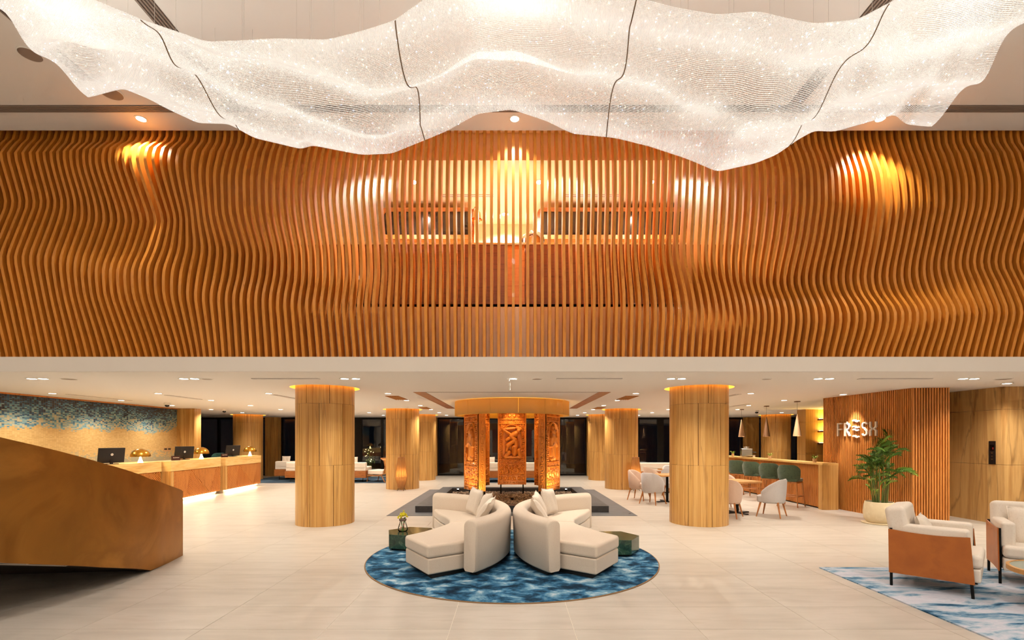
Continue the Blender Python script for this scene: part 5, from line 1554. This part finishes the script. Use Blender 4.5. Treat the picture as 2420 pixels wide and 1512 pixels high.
MB().box(-10.6, -4.75, 18.55, 21.5, 0.0, 0.01).build('lounge_carpet', 'dark_rug', label='dark blue grey carpet under the far left sofas', cat='rug')
platform_sofa(-9.0, 20.4, R(0), 1.5, 'cream sofa on wood base, far left seen above the other', 0.9)
platform_sofa(-7.25, 19.35, R(0), 3.15, 'long cream sofa on wood base, partly behind the front column by the desk', 0.9)
pillow(-9.4, 20.25, 0.80, 0, -1, R(10), 'pale cushion on the far left sofa, left of two', 0.8)
pillow(-8.8, 20.25, 0.80, 0.2, -1, R(10), 'pale cushion on the far left sofa, right of two', 0.8)
pillow(-6.3, 19.3, 0.80, 0.3, -1, R(12), 'beige cushion peeking over the long far sofa', 0.8)
MB().box(-1.6, 1.6, 18.7, 21.3, 0.0, 0.01).build('centre_carpet', 'dark_rug', label='dark blue carpet behind the carved panels', cat='rug')
platform_sofa(0.0, 19.3, 0, 2.3, 'cream sofa on orange wood base behind the carved panels', 0.9)
pillow(-0.85, 19.3, 0.80, 0.2, -1, R(12), 'white cushion on the sofa behind the carved panels', 0.8)
platform_sofa(5.3, 19.1, 0, 2.0, 'cream sofa on wood base, right of the right lantern lamp', 0.9)
def cane_chair(x, y, rz, label):
    e = empty('cane_chair', (x, y, 0.01), rz, label=label, cat='chair', group='curved cane lounge chairs')
    MB().box(-0.33, 0.33, -0.30, 0.42, 0.28, 0.46).build('seat_cushion', 'arm_fabric', e, bevel=(0.04, 3))
    for sx in (-1, 1):
        X = sx * 0.36
        MB().tube([(X, 0.40, 0.25), (X, -0.15, 0.25), (X, -0.34, 0.32), (X, -0.42, 0.60), (X, -0.36, 0.84), (X, -0.22, 0.92)], 0.022, 8).build('frame', 'wood_leg', e, smooth=50)
        MB().tube([(X, 0.36, 0.25), (X, 0.42, 0.0)], 0.018, 6).build('leg', 'wood_leg', e)
        MB().tube([(X, -0.25, 0.27), (X, -0.40, 0.0)], 0.018, 6).build('leg', 'wood_leg', e)
    MB().tube([(-0.36, -0.22, 0.92), (0.36, -0.22, 0.92)], 0.022, 8).build('frame', 'wood_leg', e, smooth=50)
    rings = [[(-0.34, y_, z_), (0.34, y_, z_), (0.34, y_ - 0.012, z_), (-0.34, y_ - 0.012, z_)] for y_, z_ in ((-0.33, 0.32), (-0.41, 0.60), (-0.35, 0.84), (-0.22, 0.91))]
    MB().sweep(rings).build('cane_back', 'rattan', e, smooth=50)
    return e
cane_chair(-5.15, 19.2, R(70), 'curved cane lounge chair on the far left carpet')
cane_chair(6.95, 18.4, R(5), 'curved cane lounge chair seen beyond the dining tables')
# lit shrub in the dark outside the window
sh = empty('outdoor_shrub', (-7.2, 24.6, 0), label='small shrub with yellow fairy lights outside the dark window', cat='shrub')
shm = MB(); sr = random.Random(4)
for i in range(260):
    a = sr.uniform(0, 6.28); r_ = 0.32 * sr.random() ** 0.6; z = sr.uniform(0.15, 1.35); r_ *= (1.1 - 0.5 * z)
    p = Vector((r_ * math.cos(a), r_ * math.sin(a), z)); d = Vector((sr.uniform(-1, 1), sr.uniform(-1, 1), sr.uniform(-0.2, 1))).normalized() * 0.09; s2 = Vector((-d.y, d.x, 0)).normalized() * 0.02
    shm.add([tuple(p), tuple(p + d * 0.5 + s2), tuple(p + d), tuple(p + d * 0.5 - s2)], [(0, 1, 2, 3)])
shm.build('foliage', 'palm_leaf_light', sh, fix=False)
MB().tube([(0, 0, 0), (0.02, 0, 0.6), (-0.02, 0.01, 1.2)], 0.02, 6).build('stem', 'palm_stem', sh)
fl = MB().lathe([(0, -0.02), (0.02, 0), (0, 0.02)], 8).mesh('fairy_light', 'bulb')
for i in range(12): obj('fairy_light', fl, sh, loc=(sr.uniform(-0.22, 0.22), sr.uniform(-0.3, 0), sr.uniform(0.2, 1.3)))
lamp('POINT', 'shrub_light', (0.1, -0.4, 0.6), 6, (1, 0.85, 0.35), 0.1, parent=sh)
